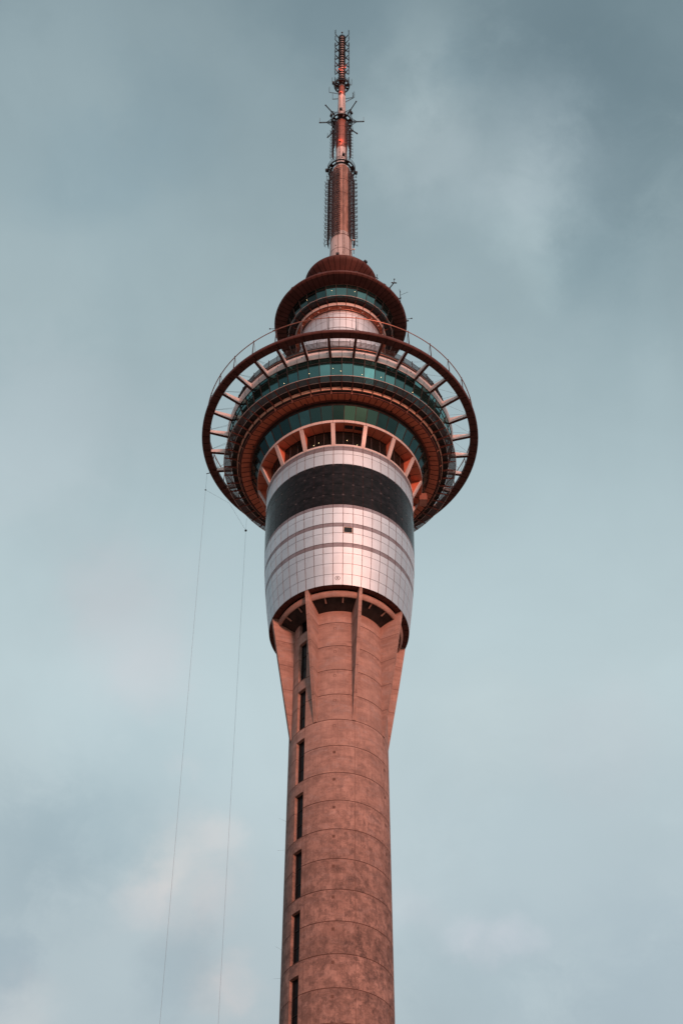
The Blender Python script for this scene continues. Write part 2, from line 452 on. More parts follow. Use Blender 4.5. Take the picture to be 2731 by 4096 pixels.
class MB:
    def __init__(self):
        self.v = []
        self.f = []
        self.mi = []
        self.cur = 0

    def add(self, vs_, fs):
        b = len(self.v)
        self.v += [tuple(x) for x in vs_]
        self.f += [tuple(b + i for i in q) for q in fs]
        self.mi += [self.cur] * len(fs)

    def quad(self, a, b, c_, d):
        self.add((a, b, c_, d), [(0, 1, 2, 3)])

    def lathe(self, prof, n=192, a0=0.0, a1=360.0, closed=False):
        full = abs(a1 - a0 - 360) < 1e-6
        m = n if full else n + 1
        k = len(prof)
        vs_ = []
        for i in range(m):
            ph = a0 + (a1 - a0) * i / n
            for (r, z) in prof:
                vs_.append(P(r, ph, z))
        fs = []
        kk = k if closed else k - 1
        for i in range(n):
            j = (i + 1) % m
            for q in range(kk):
                q2 = (q + 1) % k
                fs.append((i * k + q, i * k + q2, j * k + q2, j * k + q))
        if not full and closed:
            fs.append(tuple(range(k)))
            fs.append(tuple((m - 1) * k + q for q in reversed(range(k))))
        self.add(vs_, fs)

    def box8(self, p):
        """p: 4 bottom + 4 top corners"""
        self.add(p, [(0, 3, 2, 1), (4, 5, 6, 7), (0, 1, 5, 4), (1, 2, 6, 5), (2, 3, 7, 6), (3, 0, 4, 7)])

    def bar(self, a, b, w, h=None, up=None):
        """rectangular bar from a to b"""
        a = Vector(a)
        b = Vector(b)
        h = w if h is None else h
        d = (b - a).normalized()
        u = Vector(up) if up is not None else Vector((0, 0, 1))
        if abs(d.dot(u.normalized())) > 0.98:
            u = Vector((0.0, 1.0, 0)) if abs(d.y) < 0.9 else Vector((1, 0, 0))
        s = d.cross(u).normalized()
        t = s.cross(d).normalized()
        s *= w / 2
        t *= h / 2
        self.box8([a - s - t, a + s - t, b + s - t, b - s - t, a - s + t, a + s + t, b + s + t, b - s + t])

    def tube(self, a, b, r, n=6, r2=None):
        a = Vector(a)
        b = Vector(b)
        r2 = r if r2 is None else r2
        d = (b - a).normalized()
        u = Vector((0, 0, 1)) if abs(d.z) < 0.95 else Vector((1, 0, 0))
        s = d.cross(u).normalized()
        t = s.cross(d)
        vs_ = []
        for (c0, rr) in ((a, r), (b, r2)):
            for i in range(n):
                an = 2 * pi * i / n
                vs_.append(c0 + s * (rr * math.cos(an)) + t * (rr * math.sin(an)))
        fs = [(i, (i + 1) % n, n + (i + 1) % n, n + i) for i in range(n)]
        fs += [tuple(reversed(range(n))), tuple(range(n, 2 * n))]
        self.add(vs_, fs)

    def ring(self, R, z, r, n=128, m=6):
        prof = [(R + r * math.cos(2 * pi * i / m), z + r * math.sin(2 * pi * i / m)) for i in range(m)]
        self.lathe(prof, n, closed=True)

    def ball(self, c0, r, n=8, m=5, sz=1.0):
        c0 = Vector(c0)
        vs_ = []
        for j in range(1, m):
            th = pi * j / m
            for i in range(n):
                a = 2 * pi * i / n
                vs_.append(c0 + Vector((r * math.sin(th) * math.cos(a), r * math.sin(th) * math.sin(a), r * sz * math.cos(th))))
        vs_.append(c0 + Vector((0, 0, r * sz)))
        vs_.append(c0 - Vector((0, 0, r * sz)))
        fs = []
        for j in range(m - 2):
            for i in range(n):
                fs.append((j * n + i, (j + 1) * n + i, (j + 1) * n + (i + 1) % n, j * n + (i + 1) % n))
        t_, b_ = len(vs_) - 2, len(vs_) - 1
        for i in range(n):
            fs.append((t_, i, (i + 1) % n))
            fs.append((b_, (m - 2) * n + (i + 1) % n, (m - 2) * n + i))
        self.add(vs_, fs)

    def build(self, name, mats, parent=None, smooth=False, loc=None):
        me = bpy.data.meshes.new(name)
        me.from_pydata(self.v, [], self.f)
        if not isinstance(mats, (list, tuple)):
            mats = [mats]
        for m in mats:
            me.materials.append(m)
        if len(mats) > 1:
            me.polygons.foreach_set('material_index', self.mi)
        me.validate()
        import bmesh
        bm = bmesh.new()
        bm.from_mesh(me)
        bmesh.ops.recalc_face_normals(bm, faces=bm.faces)
        bm.to_mesh(me)
        bm.free()
        if smooth:
            me.polygons.foreach_set('use_smooth', [True] * len(me.polygons))
            me.set_sharp_from_angle(angle=R_(28))
        o = bpy.data.objects.new(name, me)
        col.objects.link(o)
        if parent:
            o.parent = parent
        if loc is not None:
            for v in me.vertices:
                v.co -= Vector(loc)
            o.location = loc
        return o


def tag(o, label=None, cat=None, group=None, kind=None):
    for k, v in (('label', label), ('category', cat), ('group', group), ('kind', kind)):
        if v:
            o[k] = v
    return o


def empty(name, loc, rz=0.0):
    o = bpy.data.objects.new(name, None)
    col.objects.link(o)
    o.location = loc
    o.rotation_euler = (0, 0, rz)
    o.empty_display_size = 0.5
    return o


def spin(o, phis, parent=None):
    """copies of a part (built at phi = 0) turned about the tower's axis"""
    out = []
    kids = list(o.children)
    for i, ph in enumerate(phis):
        c_ = o if i == 0 else o.copy()
        if i:
            col.objects.link(c_)
            c_.parent = parent if parent is not None else o.parent
            for ch in kids:
                d = ch.copy()
                col.objects.link(d)
                d.parent = c_
        c_.rotation_euler = (0, 0, R_(ph))
        out.append(c_)
    return out


# ------------------------------------------------------------------ ground
def build_ground(t, p, cc):
    nz = t.noise(cc, 0.02, 8, 0.6)
    n3 = t.noise(cc, 0.9, 5, 0.6)
    c_ = t.mix(t.sstep(nz, 0.4, 0.6), (0.22, 0.14, 0.11), (0.46, 0.28, 0.21))
    c_ = t.mix(t.sstep(n3, 0.3, 0.7, 0, 0.3), c_, (0.07, 0.06, 0.055))
    t.l(c_, p.inputs['Base Color'])


M['ground'] = mat('paved city ground', rough=0.85, build=build_ground)
b = MB()
b.quad((-6000, -6000, 0), (6000, -6000, 0), (6000, 6000, 0), (-6000, 6000, 0))
tag(b.build('ground', M['ground']), kind='structure')

# ================================================================== TOWER
tower = empty('observation_tower', (0, 0, 0))
tag(tower, 'tall concrete observation tower with wide ringed pod, white conical drum and antenna mast', 'tower')

# ---------------- shaft
SR = 6.0
S0, S1 = -55.5, -41.8        # slot for the lift windows
z0, dz = 140.347, 3.9541
angs = sorted(set([round(-180 + 2.5 * i, 3) for i in range(144)] + [S0, S1]))
angs = [a for a in angs if not (S0 - 0.8 < a < S0 or S0 < a < S0 + 0.8 or S1 - 0.8 < a < S1 or S1 < a < S1 + 0.8)]
wins = []
for k in range(0, 34, 2):
    top_ = z0 - (k - 2) * dz - 1.55 if k else 146.5
    wins.append((z0 - k * dz + 0.06, top_))
levels = []
for k in range(-1, 36):
    zj = z0 - k * dz
    if zj > 146 or zj < 0.5:
        continue
    levels += [(zj + 0.045, SR), (zj + 0.02, SR - 0.05), (zj - 0.02, SR - 0.05), (zj - 0.045, SR)]
for (a, b_) in wins:
    levels += [(a, SR), (b_, SR)]
levels += [(146.5, SR), (-1.7, SR)]
levels = sorted(set(levels))
b = MB()
vs_ = []
for (z, r) in levels:
    for a in angs:
        vs_.append(P(r, a, z))
n = len(angs)
fs = []
for j in range(len(levels) - 1):
    zm = (levels[j][0] + levels[j + 1][0]) / 2
    inw = any(a < zm < b_ for a, b_ in wins)
    for i in range(n):
        i2 = (i + 1) % n
        am = (angs[i] + angs[i2]) / 2 if i2 else 179
        if inw and S0 < am < S1:
            continue
        fs.append((j * n + i, j * n + i2, (j + 1) * n + i2, (j + 1) * n + i))
b.add(vs_, fs)
RI = 5.58
for (a, c_) in wins:      # reveals
    for s in (S0, S1):
        # the back edge is square to the slot rather than radial
        b.quad(P(SR, s, a), P(RI, s * 1.0, a), P(RI, s, c_), P(SR, s, c_))
    for zz_ in (a, c_):
        b.quad(P(SR, S0, zz_), P(SR, S1, zz_), P(RI, S1, zz_), P(RI, S0, zz_))
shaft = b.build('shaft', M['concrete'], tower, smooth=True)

# vertical pour joints and the small cast-in patches
b = MB()
for ph in (PHI0 + 0.6, -36.2, S1 + 0.25, S0 - 0.25, 62, -90, 110, 150, -150):
    hw = 0.17
    ztop = z0 - 4 * dz if ph in (PHI0 + 0.6,) else 143
    if ph == -36.2:
        ztop = z0 - 7 * dz
    b.quad(P(SR + .005, ph - hw, -1.6), P(SR + .005, ph + hw, -1.6), P(SR + .005, ph + hw, ztop), P(SR + .005, ph - hw, ztop))
b.build('pour_joint', M['patch'], shaft)
b = MB()
for k in range(-1, 34):
    for ph in (-4.6, 63.5, -77, 130, -140):
        zc = z0 - k * dz - 0.98
        w = 1.55
        for (dx0, dx1, dz0, dz1) in ((-w, w, 0.14, 0.19), (-w, -w + 0.45, -0.17, 0.14), (w - .45, w, -0.17, 0.14), (-w, w, -0.20, -0.17)):
            b.quad(P(SR + .006, ph + dx0, zc + dz0), P(SR + .006, ph + dx1, zc + dz0), P(SR + .006, ph + dx1, zc + dz1), P(SR + .006, ph + dx0, zc + dz1))
        if k > 4:
            b.quad(P(SR + .004, ph - w + .45, zc - .17), P(SR + .004, ph + w - .45, zc - .17), P(SR + .004, ph + w - .45, zc + .14), P(SR + .004, ph - w + .45, zc + .14))
b.build('cast_in_patch', M['patch'], shaft)

# windows in the slot
for (a, c_) in wins:
    b = MB()
    b.quad(P(RI + .02, S0, a), P(RI + .02, S1, a), P(RI + .02, S1, c_), P(RI + .02, S0, c_))
    w = b.build('lift_window', M['liftglass'], shaft)
    f = MB()
    nb = 3
    for q in range(nb + 1):
        zc = a + (c_ - a) * q / nb
        zc = min(max(zc, a + .05), c_ - .05)
        f.bar(P(RI + .05, S0 + .5, zc), P(RI + .05, S1 - .5, zc), 0.06)
    f.bar(P(RI + .05, S0 + .6, a), P(RI + .05, S0 + .6, c_), 0.06)
    f.bar(P(RI + .05, S1 - .6, a), P(RI + .05, S1 - .6, c_), 0.06)
    f.build('frame', M['dark'], w)

# thin rods standing off the left flank
b = MB()
for (ph, z, dx, dzz) in ((-78, 113.2, -1.1, 0.6), (-82, 109.6, -1.1, -0.1), (-80, 96.5, -0.9, 0.5), (-82, 93.2, -1.0, -0.1)):
    p0 = P(SR, ph, z)
    b = MB()
    b.tube(p0, p0 + Vector((dx, 0, dzz)) * 0.8, 0.008, 4)
    b.build('probe_rod', M['steel'], shaft)

# ---------------- buttress fins
b = MB()
T = 0.21
zb = z0 - 4 * dz + 0.04


def finpt(r, z, s):
    return Vector((s * T, -r, z + ZO))


prof = [(5.88, zb), (6.03, zb), (7.02, zb + 6.4), (7.98, zb + 12.6), (8.98, 144.05), (8.6, 144.62), (5.88, 144.62)]
nv = len(prof)
vs_ = [finpt(r, z, -1) for r, z in prof] + [finpt(r, z, 1) for r, z in prof]
fs = [tuple(range(nv)), tuple(nv + i for i in reversed(range(nv)))]
for i in range(nv):
    j = (i + 1) % nv
    fs.append((i, nv + i, nv + j, j))
b.add(vs_, fs)
# two raised edge strips on the front face leave a central groove
for s0, s1 in ((-1.0, -0.25), (0.1, 1.0)):
    for (q0, q1) in ((1, 2), (2, 3), (3, 4)):
        (r0, za), (r1, zb_) = prof[q0], prof[q1]
        e = 0.045
        pts = []
        for (r, z) in ((r0, za), (r1, zb_)):
            for s in (s0, s1):
                pts.append(Vector((s * T * 0.97, -(r - .01), z + ZO)))
        pts2 = [p + Vector((0, -e, -0.0)) for p in pts]
        b.box8([pts[0], pts[1], pts2[1], pts2[0], pts[2], pts[3], pts2[3], pts2[2]])
fin = b.build('buttress_fin', M['concrete'], tower)
spin(fin, [PHI0 + 45 * k for k in range(8)])

# ---------------- ring beam, lip and dark ceiling below the drum
b = MB()
b.lathe([(8.12, 143.9), (8.24, 143.62), (8.22, 143.36), (8.12, 143.12), (7.98, 142.98), (7.86, 142.98), (7.80, 143.9)], 192, closed=True)
b.build('ring_beam', M['concrete'], tower, smooth=True)
b = MB()
b.lathe([(9.03, 144.0), (8.5, 144.06), (8.15, 144.1)], 192)
b.cur = 1
for k in range(48):
    ph = PHI0 + 7.5 * k
    b.bar(P(8.5, ph, 144.045), P(9.0, ph, 143.99), 0.06, 0.02)
lip = b.build('drum_lip_soffit', [M['copper'], M['seam']], tower)
b = MB()
b.lathe([(7.84, 143.2), (5.95, 142.32)], 96)
b.build('drum_ceiling', M['dark'], tower)
b = MB()
b.bar(P(7.1, 0, 142.78), P(7.84, 0, 143.08), 0.15, 0.14)
ob = b.build('ceiling_beam', M['concrete'], tower)
spin(ob, [PHI0 + 45 * k + d_ for k in range(8) for d_ in (14, 31)])

# ---------------- drum cladding
DZS = [(143.99, 9.05), (145.73, 9.25), (147.46, 9.45), (149.19, 9.62), (150.93, 9.78), (152.67, 9.91), (154.45, 10.02), (156.23, 10.10),
       (157.94, 10.17), (159.9, 10.21), (161.91, 10.25), (163.91, 10.27), (165.98, 10.28), (168.04, 10.29), (170.0, 10.29)]


def drR(z):
    for (za, ra), (zc, rc) in zip(DZS, DZS[1:]):
        if za <= z <= zc:
            return ra + (rc - ra) * (z - za) / (zc - za)
    return DZS[0][1] if z < DZS[0][0] else DZS[-1][1]


b = MB()
b.lathe([(drR(z) - 0.05, z) for z, r in DZS], 192)
b.build('drum_backing', M['gap'], tower, smooth=True)


def panels(mb, za, zc, n, phase, gap=0.06, skip=None, sub=4, rf=drR, off=0.0, vs2=2, th=0.05):
    st = 360.0 / n
    for k in range(n):
        p0 = phase + k * st
        mid = (p0 + st / 2 + 180) % 360 - 180
        if skip and skip(mid):
            continue
        ga = math.degrees(gap / 2 / rf(za))
        zl = [za + gap / 2 + (zc - za - gap) * j / vs2 for j in range(vs2 + 1)]
        vs_ = []
        for z in zl:
            for i in range(sub + 1):
                vs_.append(P(rf(z) + off, p0 + ga + (st - 2 * ga) * i / sub, z))
        m = sub + 1
        fs = []
        for j in range(vs2):
            for i in range(sub):
                fs.append((j * m + i, j * m + i + 1, (j + 1) * m + i + 1, (j + 1) * m + i))
        mb.add(vs_, fs)
        # returns so that a joint has depth
        for (A, B) in ((0, vs2 * m), (sub, vs2 * m + sub)):
            a_, b_ = vs_[A], vs_[B]
            q = Vector((a_.x, a_.y, 0)).normalized() * th
            mb.quad(a_, b_, b_ - q, a_ - q)
        for base_i in (0, vs2 * m):
            for i in range(sub):
                a_, b_ = vs_[base_i + i], vs_[base_i + i + 1]
                q = Vector((a_.x, a_.y, 0)).normalized() * th
                mb.quad(a_, b_, b_ - q, a_ - q)


winphi = (PHI0 - 15 + 7.5 / 2)      # the single small window, second joint right of centre
b = MB()
for (za, zc) in ((143.99, 145.73), (145.73, 147.46), (147.46, 149.19), (149.19, 150.28), (150.93, 152.67), (154.45, 156.23), (156.23, 157.34), (165.98, 168.04), (168.04, 168.85), (169.59, 169.99)):
    panels(b, za, zc, 48, PHI0)
panels(b, 152.67, 153.81, 48, PHI0, skip=lambda m_: abs(m_ - winphi - 0.0) < 3)
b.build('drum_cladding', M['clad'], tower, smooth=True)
b = MB()
for (za, zc) in ((150.28, 150.93), (153.81, 154.45), (157.34, 157.94), (168.85, 169.59)):
    panels(b, za, zc, 48, PHI0, off=-0.02, vs2=1)
b.build('drum_grey_band', M['grey_band'], tower, smooth=True)
b = MB()
for (za, zc) in ((157.94, 159.95), (159.95, 161.96), (161.96, 163.97), (163.97, 165.98)):
    panels(b, za, zc, 48, PHI0, gap=0.04, off=-0.01)
b.build('drum_dark_glazing', M['black'], tower, smooth=True)
b = MB()
h = 3.3
b.quad(P(9.90, winphi - h, 152.72), P(9.90, winphi + h, 152.72), P(9.97, winphi + h, 153.76), P(9.97, winphi - h, 153.76))
w = b.build('drum_window', M['bayglass'], tower)
f = MB()
for (p0, z0_, p1, z1_) in ((-h, 152.74, h, 152.74), (-h, 153.72, h, 153.72), (-h, 152.74, -h, 153.72), (h, 152.74, h, 153.72)):
    f.bar(P(drR(z0_), winphi + p0, z0_), P(drR(z1_), winphi + p1, z1_), 0.07)
f.build('frame', M['pale'], w)

# registered mark on the lowest panel row
b = MB()
pc, zc0 = -1.4, 145.05
RR = drR(zc0) + 0.012
n = 28
for i in range(n):
    a0, a1 = 2 * pi * i / n, 2 * pi * (i + 1) / n

    def q_(rad, a):
        z = zc0 + rad * math.sin(a)
        return P(drR(z) + 0.012, pc + math.degrees(rad * math.cos(a) / RR), z)
    b.quad(q_(0.27, a0), q_(0.27, a1), q_(0.325, a1), q_(0.325, a0))


def stroke(x0, y0, x1, y1, w=0.05):
    L = math.hypot(x1 - x0, y1 - y0)
    nx, ny = -(y1 - y0) / L * w / 2, (x1 - x0) / L * w / 2

    def g_(x, y):
        return P(drR(zc0 + y) + 0.012, pc + math.degrees(x / RR), zc0 + y)
    b.quad(g_(x0 + nx, y0 + ny), g_(x1 + nx, y1 + ny), g_(x1 - nx, y1 - ny), g_(x0 - nx, y0 - ny))


stroke(-0.09, -0.165, -0.09, 0.165)
stroke(-0.115, 0.145, 0.05, 0.145, 0.045)
stroke(-0.09, 0.005, 0.05, 0.005, 0.045)
stroke(0.05, 0.145, 0.105, 0.10)
stroke(0.105, 0.10, 0.105, 0.05)
stroke(0.105, 0.05, 0.05, 0.005)
stroke(0.0, 0.0, 0.115, -0.165)
b.build('trademark_sign', M['ink'], tower)

# ---------------- open bays above the drum
b = MB()
b.lathe([(10.33, 169.72), (10.36, 170.02), (9.9, 170.04)], 192)
b.build('bay_sill', M['white'], tower, smooth=True)
bayph = [PHI0 + 22.5 * k for k in range(16)]
b = MB()
for sgn in (-1, 1):
    x0_, x1_ = sgn * 0.04, sgn * 0.275
    lo = Vector((0, -10.34, 169.75 + ZO))
    hi = Vector((0, -11.74, 173.1 + ZO))
    pts = []
    for c0 in (lo, hi):
        for (x, d) in ((x0_, 0), (x1_, 0), (x1_, 0.25), (x0_, 0.25)):
            pts.append(c0 + Vector((x, d, 0)))
    b.box8(pts)
b.bar(Vector((0, -10.24, 169.75 + ZO)), Vector((0, -11.64, 173.1 + ZO)), 0.2, 0.12, up=(0, 1, 0))
colm = b.build('bay_column', M['white'], tower)
b = MB()
w_ = 0.16
tri = [(10.15, 169.8), (10.25, 169.8), (11.60, 173.05), (10.15, 173.05)]
vs_ = [Vector((-w_, -r, z + ZO)) for r, z in tri] + [Vector((w_, -r, z + ZO)) for r, z in tri]
b.add(vs_, [(0, 1, 2, 3), (7, 6, 5, 4), (0, 4, 5, 1), (1, 5, 6, 2), (2, 6, 7, 3), (3, 7, 4, 0)])
b.build('side_wall', M['redsoffit'], colm)
spin(colm, bayph)
b = MB()
b.lathe([(11.72, 173.03), (11.60, 173.02), (10.18, 173.02)], 96)
b.cur = 1
for k in range(48):
    b.bar(P(10.25, PHI0 + 7.5 * k, 173.0), P(11.6, PHI0 + 7.5 * k, 173.0), 0.04, 0.02)
bs = b.build('bay_soffit', [M['redsoffit'], M['seam']], tower)
b = MB()
for d0 in (2.6, 9.9):      # two hatches in the soffit of the middle bay
    for dd in (0.0,):
        p0 = d0 + 0.6
        p1 = d0 + 6.6
        b.add([P(11.35, p0, 172.995), P(11.35, p1, 172.995), P(10.72, p1, 172.995), P(10.72, p0, 172.995)], [(0, 1, 2, 3)])
b.build('soffit_hatch', M['dark'], bs)
for k in range(16):
    p0 = PHI0 + 22.5 * k
    b = MB()
    b.quad(P(10.2, p0 + .9, 169.9), P(10.2, p0 + 21.6, 169.9), P(10.2, p0 + 21.6, 173.0), P(10.2, p0 + .9, 173.0)) if False else None
    b.lathe([(10.17, 169.9), (10.17, 173.0)], 9, p0 + .5, p0 + 22.0)
    w = b.build('bay_window', M['bayglass'], tower, smooth=True)
    f = MB()
    for q in (0.6, 7.5, 15.0, 21.9):
        f.bar(P(10.2, p0 + q, 169.9), P(10.2, p0 + q, 173.0), 0.07)
    f.build('mullion', M['steel'], w)
b = MB()
panels(b, 173.06, 173.60, 48, PHI0, rf=lambda z: 11.77, gap=0.03, vs2=1)
bb = b.build('bay_head_band', M['white'], tower, smooth=True)
b = MB()
b.lathe([(11.72, 173.03), (11.72, 173.62), (11.6, 173.62)], 96)
b.build('backing', M['gap'], bb)


# ---------------- glazed storeys, one pane per bay between mullions
def glazing(name, n, phase, rlo, zlo, rhi, zhi, material, transom=None, mull=0.09, gapw=0.05, vis=112):
    """a ring of flat panes; the ones a visitor in front can see are parts of their own"""
    st = 360.0 / n
    f = MB()
    rest = MB()
    frame_parent = None
    panes = []
    for k in range(n):
        p0 = phase + k * st
        f.bar(P(rlo + .02, p0, zlo), P(rhi + .02, p0, zhi), mull, 0.12, up=P(1, p0, 0) - P(0, 0, 0))
        if transom:
            t_ = transom
            r = rlo + (rhi - rlo) * (t_ - zlo) / (zhi - zlo) + .02
            f.bar(P(r, p0, t_), P(r, p0 + st, t_), 0.08)
        for (r, z) in ((rlo, zlo), (rhi, zhi)):
            f.bar(P(r, p0, z), P(r, p0 + st, z), 0.10)
        mid = (p0 + st / 2 + 180) % 360 - 180
        q = [P(rlo, p0, zlo), P(rlo, p0 + st, zlo), P(rhi, p0 + st, zhi), P(rhi, p0, zhi)]
        if abs(mid) < vis:
            panes.append((q, mid))
        else:
            rest.quad(*q)
    fr = f.build(name, M['dark'], tower)
    for q, mid in panes:
        c0 = sum(q, Vector()) / 4
        nrm = (q[1] - q[0]).cross(q[3] - q[0]).normalized()
        # each pane sits a hair out of true
        tx = random.gauss(0, 0.006)
        ty = random.gauss(0, 0.006)
        ux = (q[1] - q[0]).normalized()
        uy = (q[3] - q[0]).normalized()
        qq = [v + nrm * ((v - c0).dot(ux) * tx + (v - c0).dot(uy) * ty) for v in q]
        pm = MB()
        pm.quad(*qq)
        pm.build('window_pane', material, fr)
    ro = rest.build('rear_glazing', material, fr)
    return fr


glazing('lower_storey_glazing', 48, PHI0, 11.68, 173.62, 12.67, 175.76, M['glass_low'])
b = MB()
b.lathe([(12.6, 175.8), (12.70, 175.83), (12.70, 176.9), (12.82, 176.9), (12.82, 176.55)], 128)
b.build('soffit_recess', M['dark'], tower)
# red soffit with its panel seams
b = MB()
b.lathe([(12.78, 176.62), (14.22, 176.30)], 192)
b.cur = 1
for k in range(96):
    ph = PHI0 + 3.75 * k
    b.bar(P(12.8, ph, 176.60), P(14.2, ph, 176.285), 0.07, 0.02)
so = b.build('main_soffit', [M['redsoffit'], M['seam']], tower, smooth=True)
b = MB()
for ph in (-70, -22, 6, 33, 52, 78):
    b = MB()
    b.ball(P(13.1, ph, 176.5), 0.13)
    b.build('soffit_camera', M['dark'], so)
b = MB()
b.ring(12.74, 176.58, 0.075, 160)
b.ring(12.95, 176.52, 0.05, 160)
b.build('soffit_edge_tube', M['ironred'], tower, smooth=True)
b = MB()
b.lathe([(14.22, 176.30), (14.34, 176.42), (14.66, 176.50)], 192)
b.build('soffit_shadow_gap', M['dark'], tower)
b = MB()
b.ring(14.42, 176.28, 0.07, 192)
tr = b.build('rail_tube', M['ironred'], tower, smooth=True)
b = MB()
b.bar(P(14.42, 0, 176.05), P(14.42, 0, 176.5), 0.16, 0.12)
b.bar(P(14.42, 0, 176.2), P(14.7, 0, 176.45), 0.10, 0.10)
cl = b.build('tube_bracket', M['rail'], tr)
spin(cl, [PHI0 - 11.25 + 11.25 * k for k in range(32)])
# orange-lit fascia of the walkway floor
b = MB()
panels(b, 176.52, 177.12, 64, PHI0 - 11.25, rf=lambda z: 14.72 + (z - 176.52) * 0.22, gap=0.16, vs2=1)
fa = b.build('walkway_fascia', M['fascia'], tower, smooth=True)
b = MB()
b.lathe([(14.66, 176.50), (14.64, 177.16), (14.95, 177.18)], 192)
b.build('backing', M['dark'], fa)

# walkway: outriggers, open grating and edge rail
b = MB()
r0, r1 = 14.72, 16.74
pts = []
for (r, zt, zb2) in ((r0, 177.12, 176.72), (r1, 177.15, 177.05)):
    pts.append((r, zt, zb2))
(ra, zta, zba), (rb, ztb, zbb) = pts
b.box8([Vector((-.045, -ra, zba + ZO)), Vector((.045, -ra, zba + ZO)), Vector((.045, -rb, zbb + ZO)), Vector((-.045, -rb, zbb + ZO)),
        Vector((-.045, -ra, zta + ZO)), Vector((.045, -ra, zta + ZO)), Vector((.045, -rb, ztb + ZO)), Vector((-.045, -rb, ztb + ZO))])
og = b.build('outrigger', M['ironred'], tower)
spin(og, [PHI0 - 11.25 + 5.625 * k for k in range(64)])
b = MB()
b.lathe([(15.68, 177.17), (16.72, 177.17)], 192)
b.build('walkway_grating', M['grating'], tower)
b = MB()
b.ring(16.74, 177.17, 0.04, 64 * 2)
b.ring(15.68, 177.16, 0.035, 64 * 2)
b.build('walkway_edge_rail', M['white'], tower, smooth=True)
b = MB()
b.lathe([(14.9, 177.19), (15.62, 177.20), (15.62, 177.3), (15.3, 177.32)], 192)
b.build('walkway_kerb', M['dark'], tower)

# main storey glass, leaning out
glazing('main_storey_glazing', 64, PHI0 - 11.25, 15.25, 177.25, 16.38, 181.75, M['glass'], transom=180.95)
# fascia under the halo
b = MB()


def fR(z):
    t_ = (z - 181.75) / 1.35
    return 16.40 + 0.22 * math.sin(min(1, max(0, t_)) * pi / 2)


panels(b, 181.77, 183.06, 32, PHI0 + 5.625, rf=fR, gap=0.05, vs2=5, sub=6, th=0.12)
fa = b.build('main_fascia', M['white'], tower, smooth=True)
b = MB()
b.lathe([(16.36, 181.74), (16.45, 182.2), (16.45, 183.1), (16.2, 183.12)], 192)
b.build('backing', M['gap'], fa)
b = MB()
for ph in (-9.5, 8.5, 21, -22, 34, -35, 49, -52):
    b = MB()
    b.ball(P(16.63, ph + 3, 182.6), 0.07)
    b.build('fascia_fitting', M['dark'], fa)

# halo ring
HO, HI = 20.27, 19.06
b = MB()
b.lathe([(HI, 182.60), (20.16, 182.52), (HO, 182.66), (HO, 183.02), (20.05, 183.14), (HI, 183.14)], 256, closed=True)
b.cur = 1
for k in range(96):
    ph = PHI0 - 11.25 + 3.75 * k + 1.2
    b.bar(P(HI, ph, 182.590), P(20.17, ph, 182.510), 0.07, 0.02)
    b.bar(P(HO, ph, 182.66), P(HO, ph, 183.0), 0.045, 0.02, up=P(1, ph, 0) - P(0, 0, 0))
halo = b.build('halo_ring', [M['copper'], M['seam']], tower, smooth=True)
b = MB()
T2 = 0.07
prof = [(16.45, 181.85), (19.15, 182.55), (19.15, 183.05), (16.45, 183.0)]
vs_ = [Vector((-T2, -r, z + ZO)) for r, z in prof] + [Vector((T2, -r, z + ZO)) for r, z in prof]
b.add(vs_, [(0, 1, 2, 3), (7, 6, 5, 4), (0, 4, 5, 1), (1, 5, 6, 2), (2, 6, 7, 3), (3, 7, 4, 0)])
b.cur = 1
e_ = 0.02
T3 = 0.19
b.box8([Vector((-T3, -16.45, 181.80 + ZO - e_)), Vector((T3, -16.45, 181.80 + ZO - e_)), Vector((T3, -19.6, 182.50 + ZO - e_)), Vector((-T3, -19.6, 182.50 + ZO - e_)),
        Vector((-T3, -16.45, 181.84 + ZO - e_)), Vector((T3, -16.45, 181.84 + ZO - e_)), Vector((T3, -19.6, 182.54 + ZO - e_)), Vector((-T3, -19.6, 182.54 + ZO - e_))])
br = b.build('halo_bracket', [M['white'], M['copper']], tower)
spin(br, [PHI0 - 11.25 + 11.25 * k for k in range(32)])
# tubular rail above the halo on leaning stanchions with thin stays
b = MB()
b.ring(19.78, 186.62, 0.075, 256)
hr = b.build('halo_rail', M['rail'], tower, smooth=True)
b = MB()
b.tube(P(19.9, 0, 183.1), P(19.76, 0, 186.9), 0.085, 6, 0.06)
b.tube(P(19.76, 0, 186.6), P(18.9, 0, 183.15), 0.028, 4)
b.ball(P(19.76, 0, 186.78), 0.11)
stn = b.build('stanchion', M['steel'], hr)
spin(stn, [PHI0 - 11.25 + 11.25 * k for k in range(32)])
for k in range(32):
    b = MB()
    ph = PHI0 - 11.25 + 11.25 * k
    b.tube(P(19.2, ph, 183.15), P(16.3, ph + 1.5, 184.3), 0.016, 3)
    b.tube(P(19.2, ph, 183.15), P(16.3, ph - 2.5, 185.4), 0.016, 3)
    b.build('stay_wire', M['steel'], hr)

# roof deck behind the halo: dark edge, rails
b = MB()
b.lathe([(16.3, 183.12), (16.05, 183.3), (16.05, 184.95), (15.7, 185.0), (6.9, 185.2)], 192)
roof = b.build('roof_deck', M['dark'], tower, smooth=True)
b = MB()
b.ring(16.12, 184.3, 0.06, 160)
b.build('roof_pipe', M['rail'], roof, smooth=True)
b = MB()
for z in (185.2, 185.5, 185.8, 186.1):
    b.ring(16.0, z, 0.055, 64)
rr = b.build('roof_railing', M['steel'], tower, smooth=True)
b = MB()
b.bar(P(15.98, 0, 184.9), P(16.0, 0, 186.5), 0.07)
rp = b.build('post', M['steel'], rr)
spin(rp, [PHI0 + 5.6 * k for k in range(64)])

